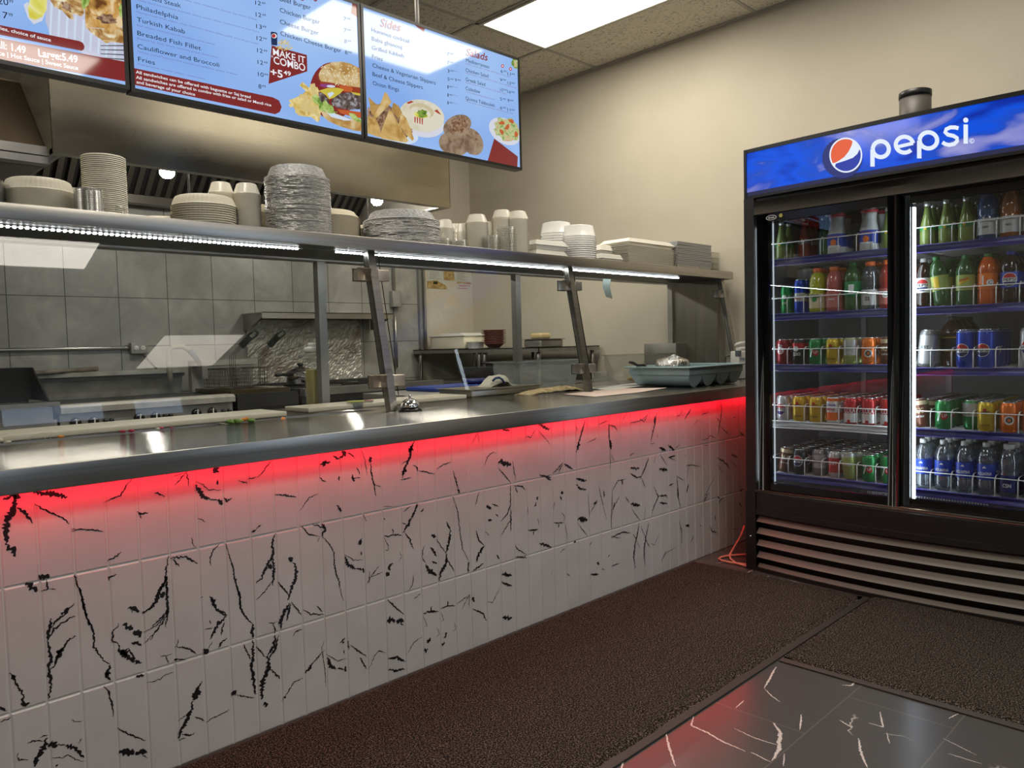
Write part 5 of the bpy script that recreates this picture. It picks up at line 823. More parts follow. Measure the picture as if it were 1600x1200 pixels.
# screen with the chicken plate, cut off by the frame
S = Screen(-.352, .592, 2.022, 2.592, 'leftmost hanging menu screen with a roast chicken picture and sauce prices')
q1 = px2(0, 0, .13125)
S.dish = 'plate_picture'; S.add('plate', [q1(x, y) for x, y in ((560, -60), (1500, -60), (1500, 760), (1000, 640), (600, 420), (540, 250))], 1)
for k in range(9): x = 600+k*95; S.add('shine', [q1(x, 30+k*50), q1(x+30, 40+k*50), q1(x+10, 420+k*38), q1(x-14, 415+k*38)], 2)
S.dish = 'lemon_picture'; S.add('lemon', [q1(x, y) for x, y in ((370, -60), (560, -60), (555, 120), (500, 200), (420, 240), (350, 215), (330, 90))], 3); S.add('paper', [q1(x, y) for x, y in ((280, 60), (330, 20), (350, 160), (440, 180), (540, 150), (500, 250), (400, 290), (330, 210))], 2.5)
S.dish = 'chicken_picture'; S.add('chicken2', [q1(x, y) for x, y in ((560, -60), (980, -60), (1000, 160), (970, 200), (860, 160), (880, 240), (820, 220), (740, 130), (640, 80))], 4)
S.add('chicken', [q1(x, y) for x, y in ((1000, -60), (1480, -60), (1490, 300), (1300, 400), (1240, 340), (1100, 330), (1020, 340), (1010, 200))], 5); S.add('chicken2', [q1(x, y) for x, y in ((1030, 330), (1250, 345), (1490, 330), (1490, 520), (1320, 500), (1260, 520), (1200, 470), (1090, 400))], 4.5); S.add('kibbeh2', ell(q1, 1270, 230, 120, 55, 10, 22, .2), 6); S.add('kibbeh2', ell(q1, 790, 80, 80, 40, 40, 22, .3), 6)
S.add('lettuce', [q1(x, y) for x, y in ((960, -60), (1080, -60), (1050, 60), (990, 120), (965, 60))], 7); S.add('lettuce', ell(q1, 1460, 130, 50, 90, 0, 18, .15), 7)
S.dish = 'fork_picture'
for k in range(4): S.add('fork', [q1(1190, 540+k*48), q1(1490, 555-18+k*55), q1(1490, 570-18+k*55), q1(1200, 550+k*48)], 3)
S.dish = 'red_banner'; S.add('red', [q1(x, y) for x, y in ((-1600, -20), (0, 300), (940, 488), (985, 510), (1005, 555), (998, 590), (970, 606), (0, 415), (-1600, 95))], 2); S.dish = 'sauce_banner'; S.add('red', [q1(x, y) for x, y in ((-1600, 150), (0, 455), (1500, 738), (1500, 972), (0, 708), (-1600, 420))], 3.2)
S.text('Served with fries, choice of sauce', (-62, 32), (79.4, 65.4), 5.6, 'white', .014); S.text('Small: 1.49', (-24, 70.5), (40.4, 84), 11.5, 'white', .02); S.text('Large:5.49', (59.7, 88), (121.4, 98.6), 11.5, 'white', .02); S.text('Garlic Sauce | Hot Sauce | Sweet Sauce', (-50, 77), (122, 109.8), 7, 'white', .016)
S.price(-3.5, 6, '20', '99', 9.5, 15, 1.1); S.price(-2, 27.5, '17', '99', 9.5, 13, 1.1)
S.done(PAL)

# ------------------------------------------------------------------ exhaust hoods
YH, XH0, XH1, ZH0, ZH1 = 1.83, .64, 2.982, 2.03, 2.72
HOODE = noisy('hood_lit_end_steel', (.30, .27, .21), (.40, .37, .30), 6, .45, .5, stretch=(1, .5, 2))  # paler copy of the hood steel, lit look put into the colour
t = thing('exhaust_hood', 'long stainless exhaust hood hanging over the cooking line behind the menu screens', 'exhaust hood', ((XH0+XH1)/2, 2.4, ZH0))
b = MB(); b.box(XH0, XH1, YH, YH+.004, ZH0+.02, ZH1); b.box(XH0, XH1, YH-.003, YH+.05, ZH0, ZH0+.022, 0); b.box(XH0, XH0+.012, YH-.006, YH, ZH0+.02, ZH1); b.build('front_panel', HOOD, t)
b = MB(); b.box(XH0, XH0+.004, YH, YB-.01, ZH0, ZH1); b.build('end_panel', HOODE, t); b = MB(); b.box(XH1-.004, XH1, YH, YB-.01, ZH0, ZH1); b.build('end_panel', HOODE, t); b = MB(); b.box(XH0, XH1, YH, YB-.01, ZH1-.004, ZH1); b.build('top_panel', HOOD, t)
b = MB(); b.box(XH1-.06, XH1-.004, YH+.05, YB-.02, ZH0, ZH0+.012); b.box(XH0+.004, XH0+.05, YH+.05, YB-.02, ZH0, ZH0+.012); b.build('gutter', STEELD, t)
FILT = mat('filter_metal', (.16, .145, .12), .4, .8); b = MB(); b.add([(XH0+.01, 2.32, 2.66), (XH1-.01, 2.32, 2.66), (XH1-.01, 2.92, 2.08), (XH0+.01, 2.92, 2.08)], [(0, 1, 2, 3)], 1)
x = XH0+.04
while x < XH1-.05: b.bar((x, 2.31, 2.65), (x, 2.90, 2.08), .030, .016, up=(0, .7, .7)); x += .062
b.box(XH0+.01, XH1-.01, 2.88, 2.96, 2.04, 2.09, 0); b.build('baffle_filter', [FILT, mat('filter_gap', (.012, .011, .01), .6)], t)
HL = glow('hood_bulb', (1, .97, .90), L_HOODLAMP)
for px, py, yy in ((261, 270, 2.12), (589, 314, 2.12)):
    p = at(px, py, 1, yy); b = MB(); b.lathe([(.0, -.030), (.022, -.026), (.036, -.010), (.038, .006), (.03, .02)], 20, tuple(p)); g = b.build('hood_lamp', HL, t); g['label'] = 'round white lamp bulb under the hood'
    b = MB(); b.lathe([(.042, .018), (.045, .03), (.02, .05), (.012, .06), (.012, ZH1-p.z-.005)], 18, tuple(p)); b.build('lamp_socket', CHROME, g)
for px, py in ((295, 290), (575, 345)):
    p = at(px, py, 1, 2.5); b = MB(); b.tube([(p.x, 2.5, p.z-.12), (p.x, 2.5, ZH1-.006)], .0075, 8); b.lathe([(.012, -.03), (.014, 0), (.01, .01)], 12, (p.x, 2.5, p.z-.12)); b.build('sprinkler_pipe', CHROME, t)
t = thing('exhaust_hood', 'second exhaust hood with a sloping brown front at the left edge, beside the long hood', 'exhaust hood', (.1, 2.5, 2.03))
BR = noisy('brown_steel', (.105, .082, .052), (.13, .10, .066), 3, .4, .8); b = MB(); x0, x1 = -1.6, XH0-.004
pa = at(70, 232, 0, x1); pb = at(29, 128, 0, x1); b.add([(x0, pa.y, pa.z), (x1, pa.y, pa.z), (x1, pb.y, pb.z), (x0, pb.y, pb.z)], [(0, 1, 2, 3)]); b.build('front_panel', BR, t)
b = MB(); za = at(70, 258, 1, pa.y).z; b.box(x0, x1+.012, pa.y-.03, pa.y+.05, za, za+(pa.z-za)*.42); b.box(x0, x1+.012, pa.y-.022, pa.y+.05, za+(pa.z-za)*.52, pa.z+.004); b.build('front_lip', STEELD, t)
b = MB(); b.box(x0, x1, pa.y+.04, YB-.02, za, za+.01); b.box(x0, x1, pb.y-.005, YB-.02, pb.z-.01, pb.z); b.build('underside', BR, t)
# ------------------------------------------------------------------ fittings on the back wall
PIPE = mat('conduit', (.50, .49, .46), .3, .9)
t = thing('wall_outlet', 'grey double outlet box at the end of the horizontal conduit above the griddle', 'outlet', (1.38, YB, 1.15)); b = MB(); b.rbox(1.335, 1.435, YB-.045, YB, 1.118, 1.188, .004); b.build('box', mat('outlet_box', (.36, .355, .33), .45, .4), t)
b = MB()
for x in (1.365, 1.405): b.lathe([(.016, -.0005), (.015, .003), (0, .003)], 18, X=Matrix.Translation((x, YB-.045, 1.153)) @ Matrix.Rotation(PI/2, 4, 'X'))
for x in (1.360, 1.370, 1.400, 1.410): b.box(x-.001, x+.001, YB-.0492, YB-.048, 1.152, 1.160, 1)
b.build('socket', [WHITE, BLACK], t)
b = MB(); b.tube([(-1.0, YB-.02, 1.158), (1.30, YB-.02, 1.158), (1.335, YB-.02, 1.155)], .011, 10); tag(b.build('conduit_pipe', PIPE, None, (.2, YB-.02, 1.158)), 'thin metal conduit running level along the tiles to the outlet box', 'pipe')
b = MB(); b.tube([(1.40, YB-.03, 1.12), (1.44, YB-.06, 1.06), (1.49, YB-.07, 1.0)], .007, 8); tag(b.build('power_cord', DARK, None, (1.44, YB-.06, 1.06)), 'short grey cord hanging down from the outlet box behind the griddle', 'cord')
t = thing('wall_outlet', 'grey outlet box half way up the vertical conduit right of the sloping post', 'outlet', (3.40, YB, 1.5)); b = MB(); b.rbox(3.358, 3.442, YB-.05, YB, 1.445, 1.575, .004); b.build('box', MATS['outlet_box'], t); b = MB()
for z in (1.49, 1.53): b.box(3.385, 3.415, YB-.0515, YB-.05, z-.012, z+.012)
for z in (1.49, 1.53): b.box(3.394, 3.396, YB-.053, YB-.0515, z-.004, z+.004, 1); b.box(3.404, 3.406, YB-.053, YB-.0515, z-.004, z+.004, 1)
b.build('socket', [mat('outlet_face', (.42, .41, .38), .4), BLACK], t)
b = MB(); b.tube([(3.395, YB-.022, .95), (3.395, YB-.022, 1.44)], .011, 10); b.tube([(3.395, YB-.022, 1.576), (3.395, YB-.022, 2.05)], .011, 10); tag(b.build('conduit_pipe', PIPE, None, (3.395, YB, .95)), 'vertical metal conduit passing through the outlet box on the grey tiles', 'pipe')
b = MB(); b.box(3.645, 3.672, YB-.03, YB, 1.10, ZC-.02); o = b.build('trim_1', mat('corner_trim', (.30, .31, .33), .35, .7), None, (3.66, YB, 1.1)); o['kind'] = 'structure'
b = MB(); b.tube([(3.70, YB-.025, 1.10), (3.70, YB-.025, 2.9)], .014, 10); tag(b.build('conduit_pipe', PIPE, None, (3.7, YB, 1.1)), 'vertical metal pipe beside the edge of the grey tiles', 'pipe')
# crumpled foil sheet, shelf above it
def sheet(name, x0, x1, z0, z1, y, nx, nz, amp, m, seed, label, cat):
    R = random.Random(seed); W = [(R.uniform(-9, 9), R.uniform(-14, 14), R.uniform(0, 6), R.uniform(.3, 1)) for _ in range(14)]; b = MB(); v = []
    for j in range(nz+1):
        for i in range(nx+1):
            u, w_ = i/nx, j/nz; h = sum(a*abs(math.sin(p*u*3+q*w_*1.5+s_)) for p, q, s_, a in W)/8; v.append((x0+(x1-x0)*u, y-.006-amp*h-R.uniform(0, amp*.3), z0+(z1-z0)*w_))
    b.add(v, [(j*(nx+1)+i, j*(nx+1)+i+1, (j+1)*(nx+1)+i+1, (j+1)*(nx+1)+i) for j in range(nz) for i in range(nx)], 0, False); return tag(b.build(name, m, None, ((x0+x1)/2, y, z0)), label, cat)
m = noisy('foil_sheet', (.16, .10, .05), (.55, .53, .46), 3.2, .42, .5, lo=.34, hi=.46)
sheet('foil_sheet', 2.11, 3.05, .885, 1.335, YB-.006, 74, 40, .018, m, 4, 'crumpled stained foil sheet covering the wall behind the burners', 'foil')
t = thing('wall_shelf', 'stainless wall shelf above the crumpled foil sheet', 'shelf', (2.62, YB, 1.33)); b = MB(); b.box(2.09, 3.17, YB-.30, YB-.005, 1.372, 1.378); b.box(2.09, 3.17, YB-.30, YB-.296, 1.335, 1.378); b.build('board', STEEL, t)
for x in (2.10, 3.16): b = MB(); b.add([(x, YB-.29, 1.372), (x, YB-.005, 1.372), (x, YB-.005, 1.26), (x, YB-.05, 1.26), (x, YB-.28, 1.345)], [(0, 1, 2, 3, 4)]); b.build('bracket', STEELD, t)
# ------------------------------------------------------------------ cooking line
YE = 2.25
t = thing('griddle', 'steel griddle with a pale front rail and black knobs', 'griddle', (1.2, 2.6, 0))
b = MB(); b.box(.72, 1.625, YE+.02, YB-.05, .1, .80); b.build('body', STEELD, t); b = MB(); b.box(.72, 1.625, YE+.012, YE+.02, .60, .82); b.build('control_panel', noisy('control_panel', (.36, .345, .29), (.48, .46, .40), 7, .4, .3), t)
b = MB(); b.prism([(YE-.02, .825), (YE-.02, .855), (YE, .868), (YE+.10, .868), (YE+.10, .825)], 0, .72, 1.63); b.build('front_rail', noisy('worn_rail', (.42, .40, .34), (.54, .51, .44), 20, .4, .5), t)
b = MB(); b.box(.73, 1.62, YE+.10, YB-.12, .82, .858); b.build('cooking_plate', mat('griddle_plate', (.09, .085, .075), .4, .8), t)
GS = noisy('greasy_steel', (.30, .285, .235), (.46, .44, .38), 9, .42, .35)
b = MB(); b.add([(.74, YB-.13, .86), (1.60, YB-.13, .86), (1.60, YB-.16, .99), (.74, YB-.16, .99)], [(0, 1, 2, 3)]); b.box(.70, 1.60, YB-.20, YB-.08, .992, 1.018); b.box(.70, 1.60, YB-.19, YB-.10, .972, .992, 1); b.build('backsplash', [GS, DARK], t)
for x, r in ((.79, .028), (.875, .026), (1.10, .028), (1.185, .026), (1.41, .028), (1.50, .028), (.93, .012), (.96, .012), (1.235, .012), (1.265, .012), (1.565, .012), (1.60, .012)):
    b = MB(); X = Matrix.Translation((x, YE+.012, .772)) @ Matrix.Rotation(PI/2, 4, 'X'); b.lathe([(r, 0), (r*.94, .012), (r*.8, .022), (0, .022)], 20, X=X); k = b.build('knob', BLACKG, t)
    if r > .02: b = MB(); b.box(x-.003, x+.003, YE-.012, YE-.0095, .752, .795); b.build('pointer', WHITE, k)
t = thing('charbroiler', 'black-sided charbroiler at the far left of the cooking line', 'grill', (.2, 2.6, 0))
b = MB(); b.box(-.9, .69, YE+.01, YB-.05, .1, .86); b.box(-.9, .70, YE-.02, YE+.01, .76, .80); b.box(-.9, .715, YE-.03, YE+.02, .868, .888); b.build('body', STEELD, t)
b = MB(); b.prism([(YE+.02, .89), (YE+.30, 1.06), (YB-.2, 1.06), (YB-.2, .89)], 0, .676, .684); b.prism([(YE+.30, 1.06), (YB-.2, 1.06), (YB-.2, .89), (YE+.34, .89)], 0, .30, .676); b.build('splash_guard', BLACKM, t)
b = MB(); b.tube([(.66, YB-.25, 1.02), (1.1, YB-.16, 1.035)], .014, 8); tag(b.build('grill_brush', noisy('worn_handle', (.25, .2, .15), (.12, .1, .08), 20, .6), None, (.9, YB-.2, 1.02)), 'thin brown brush handle lying along the griddle backsplash', 'brush'); b = MB(); p = at(131, 588, 1, YB-.15); b.rbox(p.x-.025, p.x+.025, YB-.17, YB-.12, 1.019, 1.036, .003); tag(b.build('sponge', mat('yellow_sponge', (.6, .5, .08), .8), None, (p.x, YB-.15, 1.019)), 'yellow sponge lying on the griddle backsplash ledge', 'sponge')
t = thing('deep_fryer', 'steel deep fryer with two wire baskets hung inside', 'fryer', (1.86, 2.6, 0))
b = MB(); b.box(1.66, 2.06, YE+.02, YB-.3, .1, .86); b.build('body', mat('fryer_front', (.10, .098, .09), .3, .9), t); b = MB(); b.box(1.64, 2.06, YB-.2, YB-.15, .86, 1.06); b.box(1.64, 2.06, YB-.28, YB-.15, 1.03, 1.065); b.build('backsplash', GS, t); b = MB(); b.box(1.66, 2.05, YE+.1, YB-.2, .86, .885); b.build('oil_tank', mat('fryer_oil', (.06, .045, .02), .1), t); b = MB(); b.bar((1.66, YB-.32, 1.02), (2.06, YB-.32, 1.02), .012, .012); b.box(1.655, 1.69, YB-.33, YB-.26, .95, 1.05); b.build('basket_rail', STEELD, t)
for k, (bx, by, lab) in enumerate(((1.77, 2.6, 'fryer basket with dark green handle, the left one in the fryer'), (1.95, 2.58, 'fryer basket with dark green handle, the right one beside the foil sheet'))):
    t = thing('fryer_basket', lab, 'basket', (bx, by, .89), 'fryer baskets'); b = MB(); x0, x1, y0, y1, z0, z1 = bx-.075, bx+.055, by-.05, by+.20, .892, 1.01
    for i in range(9): x = x0+(x1-x0)*i/8; b.tube([(x, y0, z1), (x, y0, z0), (x, y1, z0), (x, y1, z1)], .0013, 4)
    for i in range(12): y = y0+(y1-y0)*i/11; b.tube([(x0, y, z1), (x0, y, z0), (x1, y, z0), (x1, y, z1)], .0013, 4)
    for i in range(6): z = z0+(z1-z0)*i/5; b.tube([(x0, y0, z), (x1, y0, z), (x1, y1, z), (x0, y1, z)], .0013 if i < 5 else .004, 4, closed=True)
    b.build('wire_mesh', mat('basket_wire', (.12, .11, .09), .4, .8), t)
    e1 = Vector((bx+.01, by-.05, 1.10)); e0 = Vector((bx+.12, by-.12, 1.235)); b = MB()
    for s_ in (-.018, -.006, .006, .018): b.tube([(bx+s_, by-.052, .90), (bx+s_, by-.052, 1.09), tuple(e1+Vector((s_, 0, 0))), tuple(e1.lerp(e0, .4)+Vector((s_*.8, 0, 0)))], .0022, 5)
    hd_ = b.build('handle', MATS['basket_wire'], t); d = (e0-e1); b = MB(); b.bar(e1.lerp(e0, .35), e1.lerp(e0, .80), .040, .016, up=(0, 1, 0)); loop = [e1.lerp(e0, .76)+Vector((-.014, 0, .008)), e0+Vector((-.012, 0, .004)), e0+Vector((.004, 0, .014)), e0+Vector((.02, 0, .002)), e0+Vector((.014, 0, -.016)), e1.lerp(e0, .76)+Vector((.016, 0, -.01))]; b.tube([tuple(p) for p in loop], .008, 8, closed=True); b.build('grip', mat('green_grip', (.012, .018, .013), .4), hd_)
b = MB(); q = [(1.475, 2.78, .9), (1.47, 2.78, 1.06), (1.475, 2.78, 1.135), (1.50, 2.78, 1.155), (1.56, 2.78, 1.155), (1.60, 2.78, 1.13), (1.64, 2.78, 1.08), (1.67, 2.78, 1.03)]; b.tube(q[:6], .016, 10); b.tube(q[5:], .0155, 10, 1); tag(b.build('gas_hose', [noisy('hose_grey', (.28, .26, .2), (.4, .37, .3), 30, .5), mat('hose_blue', (.03, .04, .09), .45)], None, (1.475, 2.78, .9)), 'bent hose, grey then dark blue, rising behind the fryer', 'hose')
t = thing('burner_range', 'low steel burner range standing in front of the foil sheet', 'range', (2.6, 2.6, 0)); b = MB(); b.box(2.09, 3.20, YE+.03, YB-.05, .1, .82); b.box(2.09, 3.20, YB-.1, YB-.04, .82, .885, 0); b.build('body', mat('range_body', (.075, .073, .068), .35, .8), t)
b = MB(); b.box(2.09, 3.22, YE-.01, YE+.05, .825, .872); b.build('front_rail', STEELD, t); b = MB(); b.box(2.10, 3.19, YE+.05, YB-.1, .84, .868)
for x in (2.3, 2.6, 2.9): b.box(x-.1, x+.1, YE+.2, YE+.215, .868, .884); b.box(x-.1, x+.1, YE+.45, YE+.465, .868, .884); b.box(x-.006, x+.006, YE+.15, YE+.55, .868, .884)
b.build('burner_grate', BLACKM, t)
t = thing('saucepan', 'dark lidded pan with a shiny side, standing on the burner range', 'pot', (2.27, 2.6, .884)); b = MB(); c = (2.27, 2.6, .884); b.lathe([(.085, 0), (.095, .01), (.095, .075)], 28, c, capb=False); b.build('pan_body', CHROME, t); b = MB(); b.lathe([(.098, .075), (.096, .082), (.06, .105), (.02, .118), (0, .12)], 28, c); lid = b.build('lid', mat('pan_lid', (.12, .11, .10), .25, .8), t); b = MB(); b.lathe([(.010, .115), (.022, .135), (.018, .145), (0, .147)], 14, c); b.build('knob', BLACK, lid); b = MB(); b.tube([(2.18, 2.58, .95), (2.11, 2.56, .958), (2.06, 2.55, .955)], .011, 8); b.build('handle', BLACK, t)
# ------------------------------------------------------------------ right-hand work table and its overshelf
t = thing('overshelf_table', 'stainless work table with a raised shelf along the right wall', 'table', (3.9, 2.3, 0)); b = MB(); b.box(3.52, 4.24, 1.45, 3.0, .80, .835); b.build('tabletop', STEELD, t); b = MB(); b.box(3.56, 4.24, 1.60, 3.03, 1.085, 1.092); b.box(3.56, 3.565, 1.60, 3.03, 1.06, 1.092); b.box(3.56, 4.24, 1.60, 1.605, 1.06, 1.092); b.build('raised_shelf', STEELD, t)
for y in (1.64, 2.20, 2.26, 2.98): b = MB(); b.tube([(3.60, y, .835), (3.60, y, 1.03), (3.61, y, 1.06), (3.64, y, 1.085)], .016, 10); b.tube([(4.2, y, .835), (4.2, y, 1.085)], .016, 8); b.build('shelf_support', STEEL, t)
for x, y in ((3.56, 1.5), (4.18, 1.5), (3.56, 2.94), (4.18, 2.94)): b = MB(); b.tube([(x, y, 0), (x, y, .8)], .02, 10); b.build('leg', STEELD, t)
ZO = 1.0925
c = at(658, 536, 0, 3.75); o = shell('white_plate', [(.05, 0), (.06, .002), (.10, .014), (.102, .016)], WHITE, 36)(3.75, c.y, ZO); tag(o, 'white plate in the pile at the far end of the raised shelf', 'plate', 'white plates on the raised shelf')
for k in range(1, 4): dup(o, (3.75, c.y, ZO+k*.006))
y0, y1 = at(725, 530, 0, 3.70).y, at(672, 530, 0, 3.70).y; b = MB(); b.rbox(3.70, 4.0, y0, y1, ZO, ZO+.10, .006); o = b.build('food_box', CREAM, None, (3.85, (y0+y1)/2, ZO)); b = MB(); b.rbox(3.69, 4.01, y0-.01, y1+.005, ZO+.10, ZO+.11, .003); b.prism([(y0+.05, ZO+.11), (y1-.05, ZO+.11), (y1-.09, ZO+.128), (y0+.09, ZO+.128)], 0, 3.74, 3.96); b.build('lid', WHITE, o); tag(o, 'large cream lidded food box on the raised shelf below the posters', 'box')
yy = at(743, 536, 0, 3.75).y; o = shell('white_tub', [(.06, 0), (.072, .05), (.075, .052)], WHITE, 28)(3.75, yy, ZO); tag(o, 'low white tub on the raised shelf left of the brown bowls', 'tub')
yy = at(772, 526, 0, 3.72).y; o = shell('brown_bowl', [(.035, 0), (.045, .004), (.078, .034), (.094, .036), (.0945, .0395)], mat('brown_clay', (.22, .075, .045), .5), 32)(3.72, yy, ZO); tag(o, 'brown bowl in the nested pile on the raised shelf', 'bowl', 'brown bowls on the raised shelf')
for k in range(1, 9): dup(o, (3.72+.001*(k % 2), yy+.002*(k % 3), ZO+k*.0125))
y0, y1 = at(845, 530, 0, 3.62).y, at(818, 530, 0, 3.62).y; t = thing('steel_pan', 'deep steel pan at the near end of the raised shelf', 'pan', (3.72, (y0+y1)/2, ZO)); b = MB(); b.rbox(3.62, 3.86, y0, y1, ZO, ZO+.055, .012); b.box(3.61, 3.87, y0-.012, y1+.012, ZO+.055, ZO+.06); b.build('pan_body', STEELD, t); b = MB(); b.rbox(3.66, 3.76, y0+.03, y1-.03, ZO+.06, ZO+.10, .012); o = b.build('bread_loaf', noisy('crust', (.55, .40, .18), (.65, .52, .28), 20, .7), None, (3.7, (y0+y1)/2, ZO+.06)); tag(o, 'small cream loaf sitting on the deep steel pan', 'bread')
y0, y1 = 1.66, 2.27; t = thing('pizza_oven', 'low black oven standing on the work table under the raised shelf', 'oven', (3.7, 2.0, .835)); b = MB(); b.rbox(3.42, 3.95, y0, y1, .835, .955, .006); b.build('body', mat('oven_black', (.022, .022, .022), .3), t); b = MB(); b.box(3.405, 3.42, y0+.03, y1-.03, .85, .87); b.build('drip_ledge', STEEL, t)
t = thing('frying_pan', 'black frying pan with a lid on top of the low black oven', 'pan', (3.6, 1.80, .955)); b = MB(); b.lathe([(.10, 0), (.125, .012), (.128, .014), (.128, .018), (.06, .03), (0, .033)], 30, (3.6, 1.80, .955)); b.build('pan_body', BLACKG, t); b = MB(); b.tube([(3.5, 1.88, .972), (3.42, 1.96, .985), (3.38, 2.0, .99)], .009, 8); b.build('handle', BLACK, t)
# posters on the plaster beside the corner
def poster(x0, x1, z0, z1, label, build):
    t = thing('wall_poster', label, 'poster', ((x0+x1)/2, YB, z0)); b = MB(); b.box(x0, x1, YB-.003, YB, z0, z1); s_ = b.build('paper', mat('poster_paper', (.55, .56, .48), .6), t); build(s_, lambda u, v, d=.0036: (x0+u*(x1-x0), YB-d, z0+v*(z1-z0))); return t
PICK = noisy('poster_food', (.28, .13, .03), (.55, .42, .16), 30, .5)
def pA(s_, fn):
    b = MB(); b.poly([fn(.36, .02), fn(.62, .02), fn(.58, .9), fn(.36, .95)]); b.build('picture', PICK, s_); b = MB(); R = random.Random(2)
    for k in range(9):
        for u0 in (.04, .66): v = .08+k*.095; b.poly([fn(u0, v), fn(u0+R.uniform(.12, .28), v), fn(u0+.2, v+.025), fn(u0, v+.025)])
    b.build('printed_lines', mat('print_grey', (.16, .17, .14), .6), s_)
def pB(s_, fn): b = MB(); b.poly([fn(.0, .0), fn(1, 0), fn(.97, .35), fn(.6, .82), fn(.5, 1), fn(.0, .82)]); b.build('picture', PICK, s_); b = MB(); b.poly([fn(.28, .5), fn(.5, .55), fn(.52, .82), fn(.33, .88)], 0); b.poly([fn(.36, .66, .004), fn(.42, .66, .004), fn(.42, .76, .004), fn(.36, .76, .004)], 1); b.build('garnish', [mat('poster_dip', (.62, .56, .35), .6), mat('poster_herb', (.08, .16, .03), .6)], s_)
def pC(s_, fn):
    b = MB(); b.poly([fn(0, .74), fn(1, .74), fn(1, 1), fn(0, 1)]); b.build('strip', PICK, s_); b = MB(); put_text(b, 'DESSERTS', lambda u, v: fn(u, v), .12, .92, .36, .24, 0, .02); b.poly([fn(.05, .1), fn(.75, .1), fn(.75, .18), fn(.05, .18)]); b.build('lettering', mat('poster_red', (.42, .05, .04), .6), s_)
poster(3.76, 4.255, 1.685, 1.83, 'menu poster of small print and one food picture, upper sheet beside the corner', pA); poster(3.755, 3.975, 1.612, 1.683, 'food picture poster, lower left sheet beside the corner', pB); poster(4.09, 4.255, 1.615, 1.68, 'small dessert poster with red lettering near the corner', pC)

# ------------------------------------------------------------------ things on and behind the counter
c = at(645, 644, 2, ZT); c.y += .055; c.x += .03
t = thing('service_bell', 'shiny chrome call bell with a black base, on the counter beside the sloping post', 'bell', (c.x, c.y, ZT))
b = MB(); b.lathe([(.046, 0), (.047, .004), (.043, .011), (.030, .013), (0, .013)], 36, tuple(c.xy)+(ZT,)); b.build('base', mat('bell_base', (.01, .01, .01), .15), t)
b = MB(); b.lathe([(.038, .015), (.039, .018), (.036, .030), (.027, .042), (.014, .049), (0, .051)], 36, tuple(c.xy)+(ZT,)); b.build('dome', CHROME, t)
b = MB(); b.lathe([(.006, .050), (.0045, .054), (.0045, .060), (.006, .063), (0, .065)], 16, tuple(c.xy)+(ZT,)); b.build('button', CHROME, t)
for x0, x1, y0, y1, lab in ((-1.2, 1.075, .615, .83, 'long cream cutting board along the back of the left cold well'), (1.20, 2.05, .67, .86, 'cream cutting board behind the call bell')):
    b = MB(); b.rbox(x0, x1, y0, y1, ZT, ZT+.018, .003); tag(b.build('cutting_board', BOARD, None, ((x0+x1)/2, (y0+y1)/2, ZT)), lab, 'cutting board')
# salad scraps along the edge of the well
R = random.Random(11)
def blob(name, p, s, m, label, cat, q=.35, group=None, flat=.6):
    b = MB(); bm = bmesh.new(); bmesh.ops.create_icosphere(bm, subdivisions=2, radius=1); rr = random.Random(int(p[0]*1e4) % 9973)
    for v in bm.verts: v.co = v.co*(1+rr.uniform(-q, q)); v.co.z = max(v.co.z*flat, -flat*.75)
    bm.verts.index_update(); b.add([(p[0]+v.co.x*s[0], p[1]+v.co.y*s[1], p[2]+(v.co.z+flat*.75)*s[2]) for v in bm.verts], [tuple(v.index for v in f.verts) for f in bm.faces], 0, True); bm.free(); o = b.build(name, m, None, (p[0], p[1], p[2])); return tag(o, label, cat, group)
LEAF = noisy('lettuce', (.10, .22, .02), (.30, .42, .08), 60, .5); CAR = mat('carrot', (.75, .26, .03), .5); BEET = mat('beet_pink', (.45, .03, .06), .4); ONI = mat('onion_white', (.75, .68, .52), .5)
def edge(px, py): return at(px, py, 2, ZT+.001)
for k, (px, py, sx, m, nm, lab) in enumerate(((-3, 691, .014, ONI, 'onion_piece', 'cream onion scrap on the well edge at the left frame edge'), (12, 693, .010, ONI, 'onion_piece', 'brown-tipped onion scrap second from the left frame edge'), (95, 684, .009, CAR, 'carrot_piece', 'orange carrot stub on the well edge'), (192, 676, .010, BEET, 'beet_piece', 'pink beet scrap, left of the two pink scraps'), (206, 675, .010, BEET, 'beet_piece', 'pink beet scrap beside the first pink one'), (247, 671, .007, ONI, 'onion_piece', 'pale onion scrap left of the red pepper bit'), (252, 670, .008, BEET, 'pepper_piece', 'red pepper bit on the well edge'), (268, 669, .006, BEET, 'pepper_piece', 'tiny red pepper bit right of the larger one'))):
    p = edge(px, py); blob(nm, (p.x, p.y, ZT), (sx, sx*.8, sx), m, lab, 'vegetable', .25)
b = MB()
for q in (((45, 688), (52, 681), (62, 677), (72, 676)), ((70, 686), (77, 679), (79, 686)), ((62, 684), (75, 676), (77, 684))): P = [edge(*q[0])]; y = P[0].y; b.tube([tuple(at(px, py, 1, y)) for px, py in q], .0013, 5)
tag(b.build('onion_strip', ONI, None, tuple(edge(62, 688))), 'thin curled white onion strips arching over the well edge', 'vegetable')
for k, (px, py, sx, m, nm, lab) in enumerate(((360, 662, .018, LEAF, 'lettuce_leaf', 'lettuce scrap, leftmost green one at the well corner'), (372, 661, .018, LEAF, 'lettuce_leaf', 'lettuce scrap next to the orange carrot shreds'), (383, 658, .016, CAR, 'carrot_shred', 'orange carrot shreds between lettuce scraps'), (393, 659, .015, LEAF, 'lettuce_leaf', 'lettuce scrap right of the carrot shreds'))):
    p = edge(px, py); blob(nm, (p.x, p.y, ZT), (sx, sx*.7, sx*.8), m, lab, 'vegetable', .45)
